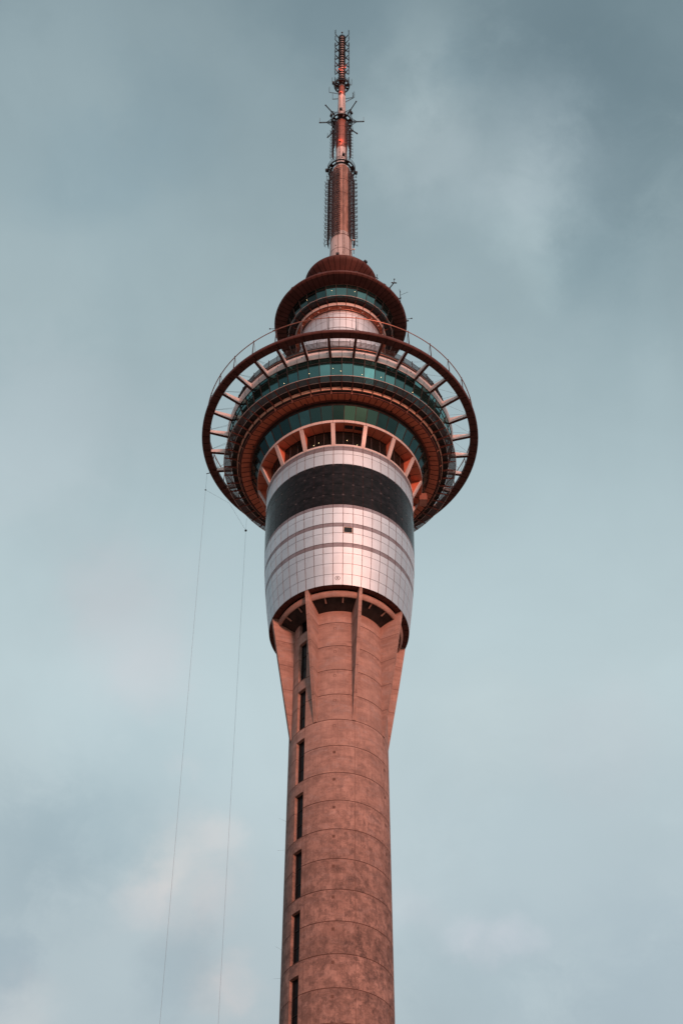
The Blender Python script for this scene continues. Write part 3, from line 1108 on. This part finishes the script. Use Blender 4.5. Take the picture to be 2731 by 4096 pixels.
# ---------------- upper drum
b = MB()
b.lathe([(7.1, 184.6), (7.0, 190), (6.7, 201.8), (6.62, 202.6), (6.15, 203.3), (6.1, 203.4), (6.22, 206.4), (6.35, 207.6)], 192)
b.build('upper_drum_backing', M['gap'], tower, smooth=True)


def udR(z):
    if z < 202.7:
        return 7.12 - (z - 184.6) * (0.42 / 18.1)
    return 6.16 + (z - 203.4) * (0.24 / 4.2)


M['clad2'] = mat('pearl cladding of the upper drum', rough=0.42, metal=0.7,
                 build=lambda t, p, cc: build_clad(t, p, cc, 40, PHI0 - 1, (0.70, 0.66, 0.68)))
b = MB()
for j in range(7):
    za = 184.7 + j * 2.55
    panels(b, za, min(za + 2.55, 202.6), 40, PHI0 - 1, rf=udR, gap=0.05)
b.lathe([(6.72, 202.6), (6.70, 202.72), (6.2, 202.85)], 192)
for (za, zc) in ((203.2, 205.3), (205.3, 206.7), (206.7, 207.55)):
    panels(b, za, zc, 40, PHI0 - 1, rf=udR, gap=0.05)
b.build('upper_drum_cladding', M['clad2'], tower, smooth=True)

# upper soffit, fascia, grating
b = MB()
b.lathe([(6.42, 207.55), (6.6, 207.62)], 128)
b.build('upper_soffit_gap', M['dark'], tower)
b = MB()
b.lathe([(6.6, 207.62), (7.1, 207.70)], 128)
b.cur = 1
for k in range(64):
    ph = PHI0 - 11.25 + 5.625 * k
    b.bar(P(6.6, ph, 207.60), P(7.1, ph, 207.68), 0.04, 0.02)
us = b.build('upper_soffit', [M['redsoffit'], M['seam']], tower)
b = MB()
b.ring(6.56, 207.56, 0.07, 128)
ut = b.build('upper_rail_tube', M['rail'], tower, smooth=True)
b = MB()
b.ball(P(6.85, 0, 207.52), 0.10)
ul = b.build('soffit_lamp', M['pale'], ut)
spin(ul, [PHI0 - 3 + 15 * k for k in range(24)])
b = MB()
panels(b, 207.78, 208.48, 32, PHI0 - 11.25, rf=lambda z: 7.16 + (z - 207.78) * .14, gap=0.10, vs2=1)
fa = b.build('upper_fascia', M['white'], tower, smooth=True)
b = MB()
b.lathe([(7.1, 207.72), (7.12, 208.52), (7.5, 208.55)], 128)
b.build('backing', M['dark'], fa)
b = MB()
b.box8([Vector((-.04, -7.15, 208.2 + ZO)), Vector((.04, -7.15, 208.2 + ZO)), Vector((.04, -8.3, 208.72 + ZO)), Vector((-.04, -8.3, 208.72 + ZO)),
        Vector((-.04, -7.15, 208.5 + ZO)), Vector((.04, -7.15, 208.5 + ZO)), Vector((.04, -8.3, 208.82 + ZO)), Vector((-.04, -8.3, 208.82 + ZO))])
og2 = b.build('upper_outrigger', M['ironred'], tower)
spin(og2, [PHI0 - 11.25 + 11.25 * k for k in range(32)])
b = MB()
b.lathe([(7.30, 208.58), (8.26, 208.84)], 32 * 1, PHI0 - 11.25, PHI0 - 11.25 + 360)
b.build('upper_grating', M['grating'], tower)
b = MB()
b.ring(8.30, 208.86, 0.035, 32)
b.build('upper_edge_rail', M['white'], tower)
glazing('upper_storey_glazing', 32, PHI0 - 11.25, 8.0, 208.6, 8.62, 211.35, M['glass_dark'], transom=210.75)

# ---------------- disc roofs
b = MB()
b.lathe([(8.55, 211.42), (10.35, 211.80), (10.58, 212.0), (10.63, 212.25), (10.5, 212.5), (9.5, 212.95), (4.2, 214.2)], 192)
b.cur = 1
for k in range(72):
    ph = PHI0 + 5 * k + 1
    b.bar(P(8.6, ph, 211.415), P(10.33, ph, 211.782), 0.07, 0.02)
    b.bar(P(10.345, ph, 211.785), P(10.6, ph, 212.02), 0.07, 0.02, up=P(1, ph, 0) - P(0, 0, 0))
d2 = b.build('lower_disc_roof', [M['copper'], M['seam']], tower, smooth=True)
for ph in (-48, 12, 26, 40, 46, 58, -20):
    b = MB()
    b.bar(P(10.5, ph, 212.45), P(10.5, ph + 2.2, 212.45), 0.18, 0.16)
    b.build('rim_fitting', M['steel'], d2)
b = MB()
b.lathe([(4.15, 214.2), (3.9, 216), (3.7, 221.3), (4.1, 221.9)], 96)
b.build('neck', M['copper'], tower, smooth=True)
b = MB()
b.lathe([(4.0, 221.75), (5.6, 223.1), (5.92, 223.5), (6.0, 223.85), (5.85, 224.1), (4.8, 224.6), (1.9, 225.4)], 144)
b.cur = 1
for k in range(36):
    ph = PHI0 + 10 * k + 1
    b.bar(P(4.05, ph, 221.775), P(5.61, ph, 223.09), 0.07, 0.02)
    b.bar(P(5.61, ph, 223.09), P(5.94, ph, 223.5), 0.07, 0.02)
d1 = b.build('upper_disc_roof', [M['copper'], M['seam']], tower, smooth=True)
b = MB()
b.ring(4.35, 222.35, 0.05, 96)
ringl = b.build('disc_rail', M['rail'], d1, smooth=True)

# ---------------- mast
b = MB()
b.lathe([(1.93, 224.5), (1.88, 237.2), (1.70, 237.3), (1.62, 260.5), (1.2, 260.9), (1.06, 262.0), (1.0, 279), (0.52, 279.4), (0.48, 293.2), (0.42, 293.6), (0.38, 315.0), (0.2, 315.6), (0.0, 315.7)], 48)
mast = b.build('mast', M['mast'], tower, smooth=True)
b = MB()
for z in (228.2, 232.5, 236.8, 241.5, 246.2, 250.8, 255.4, 264.5, 268.5, 272.5, 276):
    r = 1.9 if z < 237 else (1.68 if z < 261 else 1.05)
    b = MB()
    b.ring(r, z, 0.04, 48)
    b.build('flange', M['antred'], mast, smooth=True)
b = MB()
for (z, ph) in [(229.3, -28), (233.3, -28), (231, 10), (226.5, -35), (266, -20), (266, 15), (264, 5), (266, 50), (268.5, 5), (270, -25)]:
    r = 1.9 if z < 237 else 1.05
    b = MB()
    b.ball(P(r + .03, ph, z), 0.09)
    b.build('mast_bracket', M['antenna'], mast)
b = MB()
b.lathe([(1.03, 268.2), (1.09, 268.25), (1.05, 278.6), (1.0, 278.7)], 48)
b.build('red_section', M['redmast'], mast, smooth=True)
b = MB()
b.lathe([(1.70, 238.2), (1.725, 238.25), (1.655, 260.2), (1.6, 260.25)], 48)
b.build('rusty_section', M['rusty'], mast, smooth=True)
b = MB()
b.lathe([(0.50, 289.8), (0.56, 289.85), (0.53, 293.3), (0.45, 293.4)], 32)
b.build('upper_red_section', M['redmast'], mast, smooth=True)
# ladder on the front of the mast
b = MB()
for (za, zc, r) in ((225, 237.2, 2.0), (237.3, 260.3, 1.82)):
    for ph in (8, 19):
        b.bar(P(r, ph, za), P(r - (.0), ph, zc), 0.045)
    z = za
    while z < zc:
        b.bar(P(r, 8, z), P(r, 19, z), 0.03)
        z += 0.42
b.build('ladder', M['antred'], mast)
# cables running up the mast
b = MB()
for ph, r in ((47, .07), (52, .05), (60, .06), (-16, .045), (30, .04)):
    b.tube(P(1.95, ph, 224.6), P(1.92, ph, 237.2), r * .7, 5)
    b.tube(P(1.74, ph, 237.2), P(1.68, ph, 260.3), r * .7, 5)
    b.tube(P(1.10, ph, 262), P(1.05, ph, 279), r * .7, 5)
for ph in (-60, -100, 75, 120, 200):
    b.tube(P(0.75, ph, 279.4), P(0.62, ph, 293.4), 0.06, 5)
b.build('feeder_cable', M['antred'], mast)
# slab panels of the slim mast section
for ph in (-45, 45, 135, -135):
    b = MB()
    b.bar(P(0.72, ph, 280.5), P(0.72, ph, 288.8), 0.30, 0.14, up=P(1, ph, 0) - P(0, 0, 0))
    b.build('slab_panel', M['mast'], mast)
# top spire: stacked discs and guard bars
b = MB()
z = 295.0
while z < 315:
    b.lathe([(0.40, z - .16), (0.66, z), (0.40, z + .16)], 14)
    z += 1.05
for ph in range(0, 360, 45):
    b.tube(P(0.72, ph, 294), P(0.70, ph, 314.8), 0.035, 4)
for z in (296, 299.5, 303, 306.5, 310, 313.5, 315):
    b.ring(0.71, z, 0.04, 20, 4)
b.tube(P(0, 0, 315.6), P(0, 0, 317.2), 0.03, 4)
b.ball(P(0, 0, 317.4), 0.20)
b.build('spire_cage', M['antenna'], mast)


# platforms on the mast
def platform(R, z, ri, name, nsp=8, floor=True, rails=(0.55, 1.1)):
    b = MB()
    b.lathe([(R, z), (R, z + .22), (R - .22, z + .22), (R - .22, z)], 96, closed=True)
    b.lathe([(ri + .35, z - .1), (ri + .35, z + .2), (ri + .1, z + .2), (ri + .1, z - .1)], 48, closed=True)
    for k in range(nsp):
        ph = PHI0 + 360 / nsp * k
        b.bar(P(ri, ph, z + .02), P(R - .1, ph, z + .1), 0.12, 0.16)
        b.bar(P(ri, ph + 9, z - 0.5), P(R - .15, ph, z + .05), 0.06, 0.06)
    o = b.build(name, M['antenna'], mast, smooth=True)
    if floor:
        b = MB()
        b.lathe([(ri + .2, z + .24), (R - .25, z + .24)], 48)
        fl = b.build('platform_floor', M['grating2'], o) if False else None
    b = MB()
    for h_ in rails:
        b.ring(R + .02, z + h_, 0.035, 64)
    for k in range(12):
        b.bar(P(R, PHI0 + 30 * k, z + .1), P(R + .02, PHI0 + 30 * k, z + rails[-1]), 0.05)
    return o, b


# children of the mast would be a fourth level, so the railings hang on the tower itself
for (R, z, ri, nm) in ((2.5, 260.76, 1.6, 'mast_platform'), (2.01, 278.82, 1.0, 'mast_platform'), (1.54, 293.57, 0.5, 'mast_platform')):
    po, rb_ = platform(R, z, ri, nm)
    po.parent = tower
    po_r = rb_.build('railing', M['antenna'], po, smooth=False)
    fb = MB()
    nsec = 8
    for k in range(nsec):
        if (k * 3) % 4 == 1 and R > 2.2:
            continue
        p0 = PHI0 + 45 * k
        fb.lathe([(ri + .3, z + .235), (R - .24, z + .235)], 6, p0 + 3, p0 + (38 if k % 2 else 22))
    fb.build('floor_plate', M['antred'], po)

# ---------------- lit lamps seen in the windows
b = MB()
lamps = [(16.35, -15.3, 178.8), (16.35, -3.6, 179.3), (16.1, 0.2, 179.0), (16.1, 10.8, 178.6), (16.15, 20.5, 178.9), (16.15, -29, 178.7), (16.1, 39, 178.9),
         (11.74, -8.5, 176.2), (11.74, 26, 175.8), (11.74, -34.5, 174.8), (10.26, -16.5, 170.9), (10.26, -20.5, 170.6), (10.26, 5.4, 171.0), (10.26, 13.2, 170.3),
         (8.55, -9.5, 209.9), (8.75, 14.5, 209.6), (8.6, -38, 209.7)]
for (r, ph, z) in lamps:
    b = MB()
    b.ball(P(r, ph, z), 0.045, 6, 4)
    b.build('window_lamp', M['lamp'], tower)

# orange maintenance cradle beside the drum, right
cr = empty('maintenance_cradle', P(12.1, 100, 172.2))
tag(cr, 'small orange maintenance cradle tucked under the soffit at the right edge of the white drum', 'cradle')
c0 = P(12.1, 100, 172.2)
b = MB()
b.bar((-.55, 0, -0.1), (.55, 0, -0.1), 1.3, 0.12)
b.bar((-.5, -.62, .55), (.5, -.62, .55), 0.08, 1.2)
b.bar((-.5, .62, .55), (.5, .62, .55), 0.08, 1.2)
b.build('basket', M['rail'], cr)
b = MB()
b.bar((.55, -.6, .5), (.55, .6, .5), 0.08, 1.1)
b.bar((-.55, -.6, .5), (-.55, .6, .5), 0.08, 1.1)
b.build('end_panel', M['ironred'], cr)
b = MB()
b.bar((-.3, 0, 1.1), (-.3, 0, 4.0), 0.10)
b.bar((.3, 0, 1.1), (.3, 0, 4.0), 0.10)
b.build('hanger', M['steel'], cr)

# ================================================================== guide cables
WR = 0.013


def cable(pts, r=WR):
    b = MB()
    for a, c_ in zip(pts, pts[1:]):
        b.tube(a, c_, r, 5)
    return b


pA = P(20.75, -107, 182.7)
pB = P(20.65, -136.4, 182.6)
nodeA = Vector((pA.x, pA.y, 179.1 + ZO))
nodeB = Vector((pB.x, pB.y, 179.9 + ZO))
pM = P(20.45, -125, 182.5)
e1 = empty('guide_cable', (pA.x, pA.y, 0))
tag(e1, 'thin guide cable dropping from the left edge of the halo, the outer one of two', 'cable', 'guide cables beside the tower')
o = cable([pA, nodeA, Vector((pA.x + 1.6, pA.y, 0))]).build('wire', M['wire'], e1)
e2 = empty('guide_cable', (pB.x, pB.y, 0))
tag(e2, 'thin guide cable with a dark ball near its top, the one nearer the shaft', 'cable', 'guide cables beside the tower')
o2 = cable([pB, nodeB, Vector((pB.x + 1.6, pB.y, 0))]).build('wire', M['wire'], e2)
for ee, oo in ((e1, o), (e2, o2)):
    oo.matrix_parent_inverse = Matrix.Translation(-Vector(ee.location))
b = MB()
b.ball(nodeB, 0.19)
x = b.build('ball_weight', M['antenna'], e2)
x.matrix_parent_inverse = Matrix.Translation(-Vector(e2.location))
b = MB()
b.ball(nodeA, 0.12)
x = b.build('clamp', M['antenna'], e1)
x.matrix_parent_inverse = Matrix.Translation(-Vector(e1.location))
b = MB()
b.bar(P(20.2, -107, 182.8), P(20.85, -107, 182.8), 0.09)
x = b.build('arm', M['steel'], e1)
x.matrix_parent_inverse = Matrix.Translation(-Vector(e1.location))
b = cable([nodeA, pM, nodeB])
x = b.build('tie_cable', M['wire'])
tag(x, 'slack tie cable slung between the two guide cables under the left of the halo', 'cable')


# ================================================================== antennas on the mast
def antenna_unit():
    """broadband panel: screen of rods on a frame with two dipoles in front; local -y points out"""
    b = MB()
    w, h = 0.52, 1.25
    for x in (-w, -w * .6, -w * .2, w * .2, w * .6, w):
        b.bar((x, 0, -h), (x, 0, h), 0.065)
    for z in (-h, -h / 2, 0, h / 2, h):
        b.bar((-w, 0, z), (w, 0, z), 0.06)
    b.bar((0, 0.0, 0.6), (0, 0.5, 0.6), 0.06)
    b.bar((0, 0.0, -0.6), (0, 0.5, -0.6), 0.06)
    o = b.build('panel_antenna', M['antred'])
    d = MB()
    for z in (-0.62, 0.62):
        d.bar((0, 0, z), (0, -0.62, z - 0.05), 0.07)
        d.bar((0, -0.60, z - 0.42), (0, -0.60, z + 0.42), 0.07)
        d.bar((-0.3, -0.5, z - 0.38), (0.32, -0.7, z + 0.36), 0.05)
    dd = d.build('dipole', M['antenna'], o)
    return o, dd


au, dp = antenna_unit()
first = True


def place_ant(r, ph, z, label, group, s=1.0):
    global first
    if first:
        o, d = au, dp
        first = False
    else:
        o = au.copy()
        col.objects.link(o)
        d = dp.copy()
        col.objects.link(d)
        d.parent = o
    o.location = P(r, ph, z)
    o.rotation_euler = (0, 0, R_(ph))
    o.scale = (s, s, s)
    o['label'] = label
    o['category'] = 'antenna'
    o['group'] = group
    return o


sides = {-105: 'at the left silhouette', -75: 'on the left flank', -48: 'on the front left', -18: 'left of the ladder', 50: 'right of the ladder', 76: 'on the right flank', 106: 'at the right silhouette', 150: 'on the rear right', -150: 'on the rear left'}
ordn = ['top', 'second', 'third', 'fourth', 'fifth', 'sixth', 'seventh', 'lowest']
for i, z in enumerate((257.4, 254.7, 251.9, 249.2, 246.4, 243.7, 241.0, 238.2)):
    for ph, txt in sides.items():
        place_ant(2.35 if abs(ph) > 90 else 2.15, ph, z - 0.3, 'dark panel antenna %s of the long array, %s row' % (txt, ordn[i]), 'panel antennas of the long lower array')
sides2 = {-112: 'at the left silhouette', -72: 'on the left flank', -38: 'on the front left', 48: 'on the front right', 76: 'on the right flank', 112: 'at the right silhouette', 165: 'at the rear'}
ordn2 = ['top', 'second', 'third', 'fourth', 'lowest']
for i, z in enumerate((276.6, 274.4, 272.2, 270.0, 267.8)):
    for ph, txt in sides2.items():
        if i == 4 and abs(ph) < 100:
            continue
        place_ant(1.75 if abs(ph) > 100 else 1.4, ph, z - .2, 'small panel antenna %s of the short middle array, %s row' % (txt, ordn2[i]), 'panel antennas of the short middle array', 0.82)

# rod antenna column low on the right of the mast with pale caps
for i, z in enumerate((226.3, 229.6, 232.7, 235.6)):
    e = empty('rod_antenna', P(2.45, 62, z))
    tag(e, ['lowest', 'second lowest', 'second highest', 'highest'][i] + ' of four pale capped rod antennas right of the mast foot', 'antenna', 'rod antennas at the mast foot')
    b = MB()
    b.tube((0, 0, -1.1), (0, 0, 1.2), 0.05, 5)
    b.bar((0, 0, 0.2), (-0.75, 0.25, 0.2), 0.07)
    b.build('rod', M['antenna'], e)
    b = MB()
    b.ball((0, 0, 0.25), 0.16)
    b.bar((-.28, 0, .25), (.2, 0, .3), 0.12)
    b.build('cap', M['pale'], e)


# lattice booms round the middle platform
def boom(ph, r0, L, rise, whip, label, z=279.2, side=0.0):
    e = empty('antenna_boom', P(r0, ph, z))
    e.rotation_euler = (0, 0, R_(ph))
    tag(e, label, 'antenna', 'lattice booms round the middle platform')
    b = MB()
    for s in (-0.16, 0.16):
        b.bar((0, 0, s), (0, -L, rise + s), 0.085)
    nn = 7
    for k in range(nn):
        y0, y1 = -L * k / nn, -L * (k + 1) / nn
        s = 0.16 if k % 2 else -0.16
        b.bar((0, y0, s + rise * k / nn), (0, y1, -s + rise * (k + 1) / nn), 0.04)
    for s in (-0.75, 0.75):
        b.bar((s, 0.1, 0), (0, -L * 0.42, rise * .4), 0.08)
        b.bar((0, 0.1, s * .9), (0, -L * 0.42, rise * .4), 0.06)
    b.ball((0, -L, rise), 0.15)
    b.build('lattice', M['antenna'], e)
    b = MB()
    b.bar((0, -L, rise), (0, -L, rise + whip), 0.05)
    b.build('whip', M['antred'], e)


boom(-92, 2.0, 2.2, 0.0, 1.75, 'horizontal lattice boom reaching out to the left with an upright whip')
boom(88, 2.0, 2.2, 0.0, 1.75, 'horizontal lattice boom reaching out to the right with an upright whip')
boom(-42, 2.0, 2.6, 0.2, 0.3, 'dark lattice boom slanting up to the left from the middle platform')
boom(34, 2.0, 2.9, 0.5, 0.3, 'dark lattice boom slanting up to the right from the middle platform')
boom(-132, 2.0, 1.6, -0.6, 1.7, 'rear left boom with a whip below the middle platform', z=278.2)
boom(122, 2.0, 1.5, -0.3, 0.5, 'short rear boom sticking out at the right below the middle platform', z=278.4)

# spire arms: crossed struts carrying upright zigzag antennas
names = ['topmost', 'second', 'third', 'fourth', 'fifth', 'lowest']
for i, z in enumerate((313.6, 311.0, 307.6, 304.4, 301.2, 298.2)):
    for ph in (-45, 45, 135, -135):
        e = empty('spire_antenna', P(0.7, ph, z))
        e.rotation_euler = (0, 0, R_(ph))
        side = {-45: 'front left', 45: 'front right', 135: 'rear right', -135: 'rear left'}[ph]
        tag(e, '%s %s strut with zigzag antenna on the thin spire' % (names[i], side), 'antenna', 'zigzag antennas on the spire')
        L = 1.25
        b = MB()
        b.bar((0, 0, 0), (0, -L, 0.12), 0.13, 0.10)
        b.bar((0, 0, -0.55), (0, -L, 0.05), 0.045)
        b.build('strut', M['antenna'], e)
        b = MB()
        b.bar((0, -L, -0.25), (0, -L, 2.1), 0.035)
        for k in range(6):
            zz_ = 0.35 + k * 0.32
            s = 0.17 if k % 2 else -0.17
            b.bar((-s, -L, zz_ - 0.1), (s, -L, zz_ + 0.12), 0.05)
        b.build('zigzag', M['antenna'], e)

# side antennas between the two upper platforms
k = 0
for (ph, z, L, lab) in ((-80, 290.3, 1.9, 'upper left'), (78, 288.2, 1.9, 'right'), (-95, 288.6, 1.2, 'lower left'), (-100, 295.8, 1.2, 'left rail'), (95, 294.6, 1.0, 'right rail'), (60, 286.4, 1.9, 'lower right')):
    e = empty('zigzag_antenna', P(0.6 if z < 293 else 1.5, ph, z))
    e.rotation_euler = (0, 0, R_(ph))
    tag(e, 'upright zigzag antenna on a horizontal arm, %s side near the highest mast platform' % lab, 'antenna', 'zigzag antennas near the highest platform')
    if z > 293:
        L = 0.45
    b = MB()
    b.bar((0, 0, .12), (0, -L, 0.12), 0.05)
    b.bar((0, 0, -.12), (0, -L, -0.12), 0.05)
    b.bar((0, -L, -.12), (0, -L, 0.12), 0.05)
    b.build('arm', M['antenna'], e)
    b = MB()
    b.bar((0, -L, 0.0), (0, -L, 2.2), 0.035)
    for q in range(7):
        zz_ = 0.3 + q * 0.3
        s = 0.17 if q % 2 else -0.17
        b.bar((-s, -L, zz_ - 0.1), (s, -L, zz_ + 0.12), 0.05)
    b.build('zigzag', M['antenna'], e)


# floodlights and beacon boxes
def floodlight(ph, r, z, label):
    e = empty('floodlight', P(r, ph, z))
    e.rotation_euler = (0, 0, R_(ph))
    tag(e, label, 'floodlight', 'floodlights on the tower')
    b = MB()
    b.bar((-.26, 0, .55), (.26, 0, .55), 0.42, 0.5)
    b.build('housing', M['antenna'], e)
    b = MB()
    b.bar((-.2, 0, -.15), (-.2, 0, .35), 0.06)
    b.bar((.2, 0, -.15), (.2, 0, .35), 0.06)
    b.bar((-.2, 0, -.1), (.2, 0, .3), 0.04)
    b.build('stand', M['antenna'], e)


floodlight(9, 2.5, 262.0, 'black floodlight standing on the front rail of the railed mast platform')
floodlight(-98, 2.75, 261.2, 'black floodlight outside the left rail of the railed mast platform')
floodlight(101, 2.75, 260.6, 'black floodlight outside the right rail of the railed mast platform')
floodlight(-6, 5.4, 224.4, 'black floodlight in front of the white mast foot on the upper disc roof')
floodlight(45, 5.7, 224.2, 'black floodlight on the right rim of the upper disc roof')
floodlight(-68, 2.15, 279.8, 'black floodlight at the left rail of the middle mast platform')
floodlight(58, 2.15, 280.2, 'black floodlight at the right rail of the middle mast platform')
floodlight(-6, 1.5, 281.0, 'black floodlight on the front of the middle mast platform')
floodlight(-80, 1.7, 293.9, 'black floodlight at the left of the highest mast platform')

for (ph, r, z, lab, s) in ((-18, 0.75, 289.9, 'red beacon lamp glowing on the pink mast section under the highest platform', 1.0),
                           (-12, 1.2, 270.0, 'red beacon lamp glowing among the antennas below the middle platform', 1.0),
                           (-40, 0.85, 299.6, 'red beacon lamp glowing on the left of the spire', 0.9),
                           (55, 0.85, 300.6, 'red beacon lamp glowing on the right of the spire', 0.8)):
    e = empty('beacon_lamp', P(r, ph, z))
    tag(e, lab, 'beacon', 'red beacon lamps on the mast')
    b = MB()
    b.ball((0, 0, 0), 0.16, 8, 6, 1.3)
    b.build('lens', M['beacon'], e)
    b = MB()
    b.tube((0, 0, -.3), (0, 0, -.18), 0.14, 8)
    b.build('base', M['antenna'], e)
    pl = bpy.data.lights.new('beacon_light', 'POINT')
    pl.color = (1.0, 0.13, 0.06)
    pl.energy = 70 * s
    pl.shadow_soft_size = 0.2
    po = bpy.data.objects.new('beacon_light', pl)
    col.objects.link(po)
    po.parent = e
    po.location = (0.0, -0.35, 0.1)


# instruments along the right rim of the lower disc roof
def instrument(ph, kind, label):
    e = empty('weather_instrument', P(10.45, ph, 212.5))
    e.rotation_euler = (0, 0, R_(ph))
    tag(e, label, 'instrument', 'instruments on the lower disc roof')
    b = MB()
    if kind == 0:
        b.bar((0, 0, 0), (0, 0, 1.3), 0.07)
        b.bar((-.22, 0, .5), (.2, 0, .5), 0.08, 0.12)
        b.ball((0, 0, 1.35), 0.09)
    elif kind == 1:
        b.bar((0, 0, 0), (0, -1.0, .6), 0.13)
        b.bar((0, -1.0, .6), (0, -1.1, 1.5), 0.06)
        b.bar((0, -.8, .5), (.4, -1.0, 1.2), 0.05)
        b.ball((0, -1.1, 1.5), 0.12)
        b.bar((.3, -1.3, .55), (-.3, -.7, .6), 0.14)
    elif kind == 2:
        b.bar((0, -.25, -.6), (0, -.25, 2.3), 0.08)
        b.bar((0, 0, .4), (0, -.4, .4), 0.14)
        b.bar((0, -.25, 1.2), (0, -1.6, 1.2), 0.035)
        for s in (-.16, .16):
            b.bar((s, -.25, 2.2), (s, -.25, 2.75), 0.05)
        b.bar((-.18, -.25, 2.25), (.18, -.25, 2.25), 0.06)
    else:
        b.bar((0, 0, 0.2), (0, -.95, .3), 0.06)
        b.ball((0, -.98, .3), 0.13)
        b.bar((0, 0, -.3), (0, -.5, -.25), 0.16)
    b.build('post', M['antenna'], e)


instrument(33, 0, 'short upright sensor on the right rim, nearest the centre')
instrument(47, 1, 'forked sensor arm leaning out from the right disc rim')
instrument(62, 2, 'wind vane pole with a thin side arm on the right disc rim')
instrument(84, 3, 'camera arm with a ball end at the far right disc rim')
instrument(-95, 3, 'small ball camera at the far left rim of the lower disc roof')
# pale uprights between the two discs
e = empty('whip_antenna', P(8.2, 15.5, 213.3))
tag(e, 'slim pale whip antenna standing in front of the upper disc', 'antenna')
b = MB()
b.tube((0, 0, 0), (0, 0, 2.6), 0.05, 6, 0.035)
b.build('whip', M['pale'], e)
e = empty('roof_beacon', P(8.6, -50, 213.2))
tag(e, 'small pale beacon stack on the left of the lower disc roof', 'beacon')
b = MB()
b.bar((0, 0, 0), (0, 0, 1.7), 0.06)
b.bar((-.25, 0, 1.1), (.1, 0, 1.2), 0.22, 0.25)
b.ball((0, 0, .55), 0.15)
b.build('stack', M['pale'], e)
e = empty('round_camera', P(7.8, 58, 213.6))
tag(e, 'round black camera on the right between the two disc roofs', 'camera')
b = MB()
b.ball((0, 0, .6), 0.26, 10, 7)
b.bar((0, 0, 0), (0, 0, .5), 0.08)
b.build('housing', M['antenna'], e)
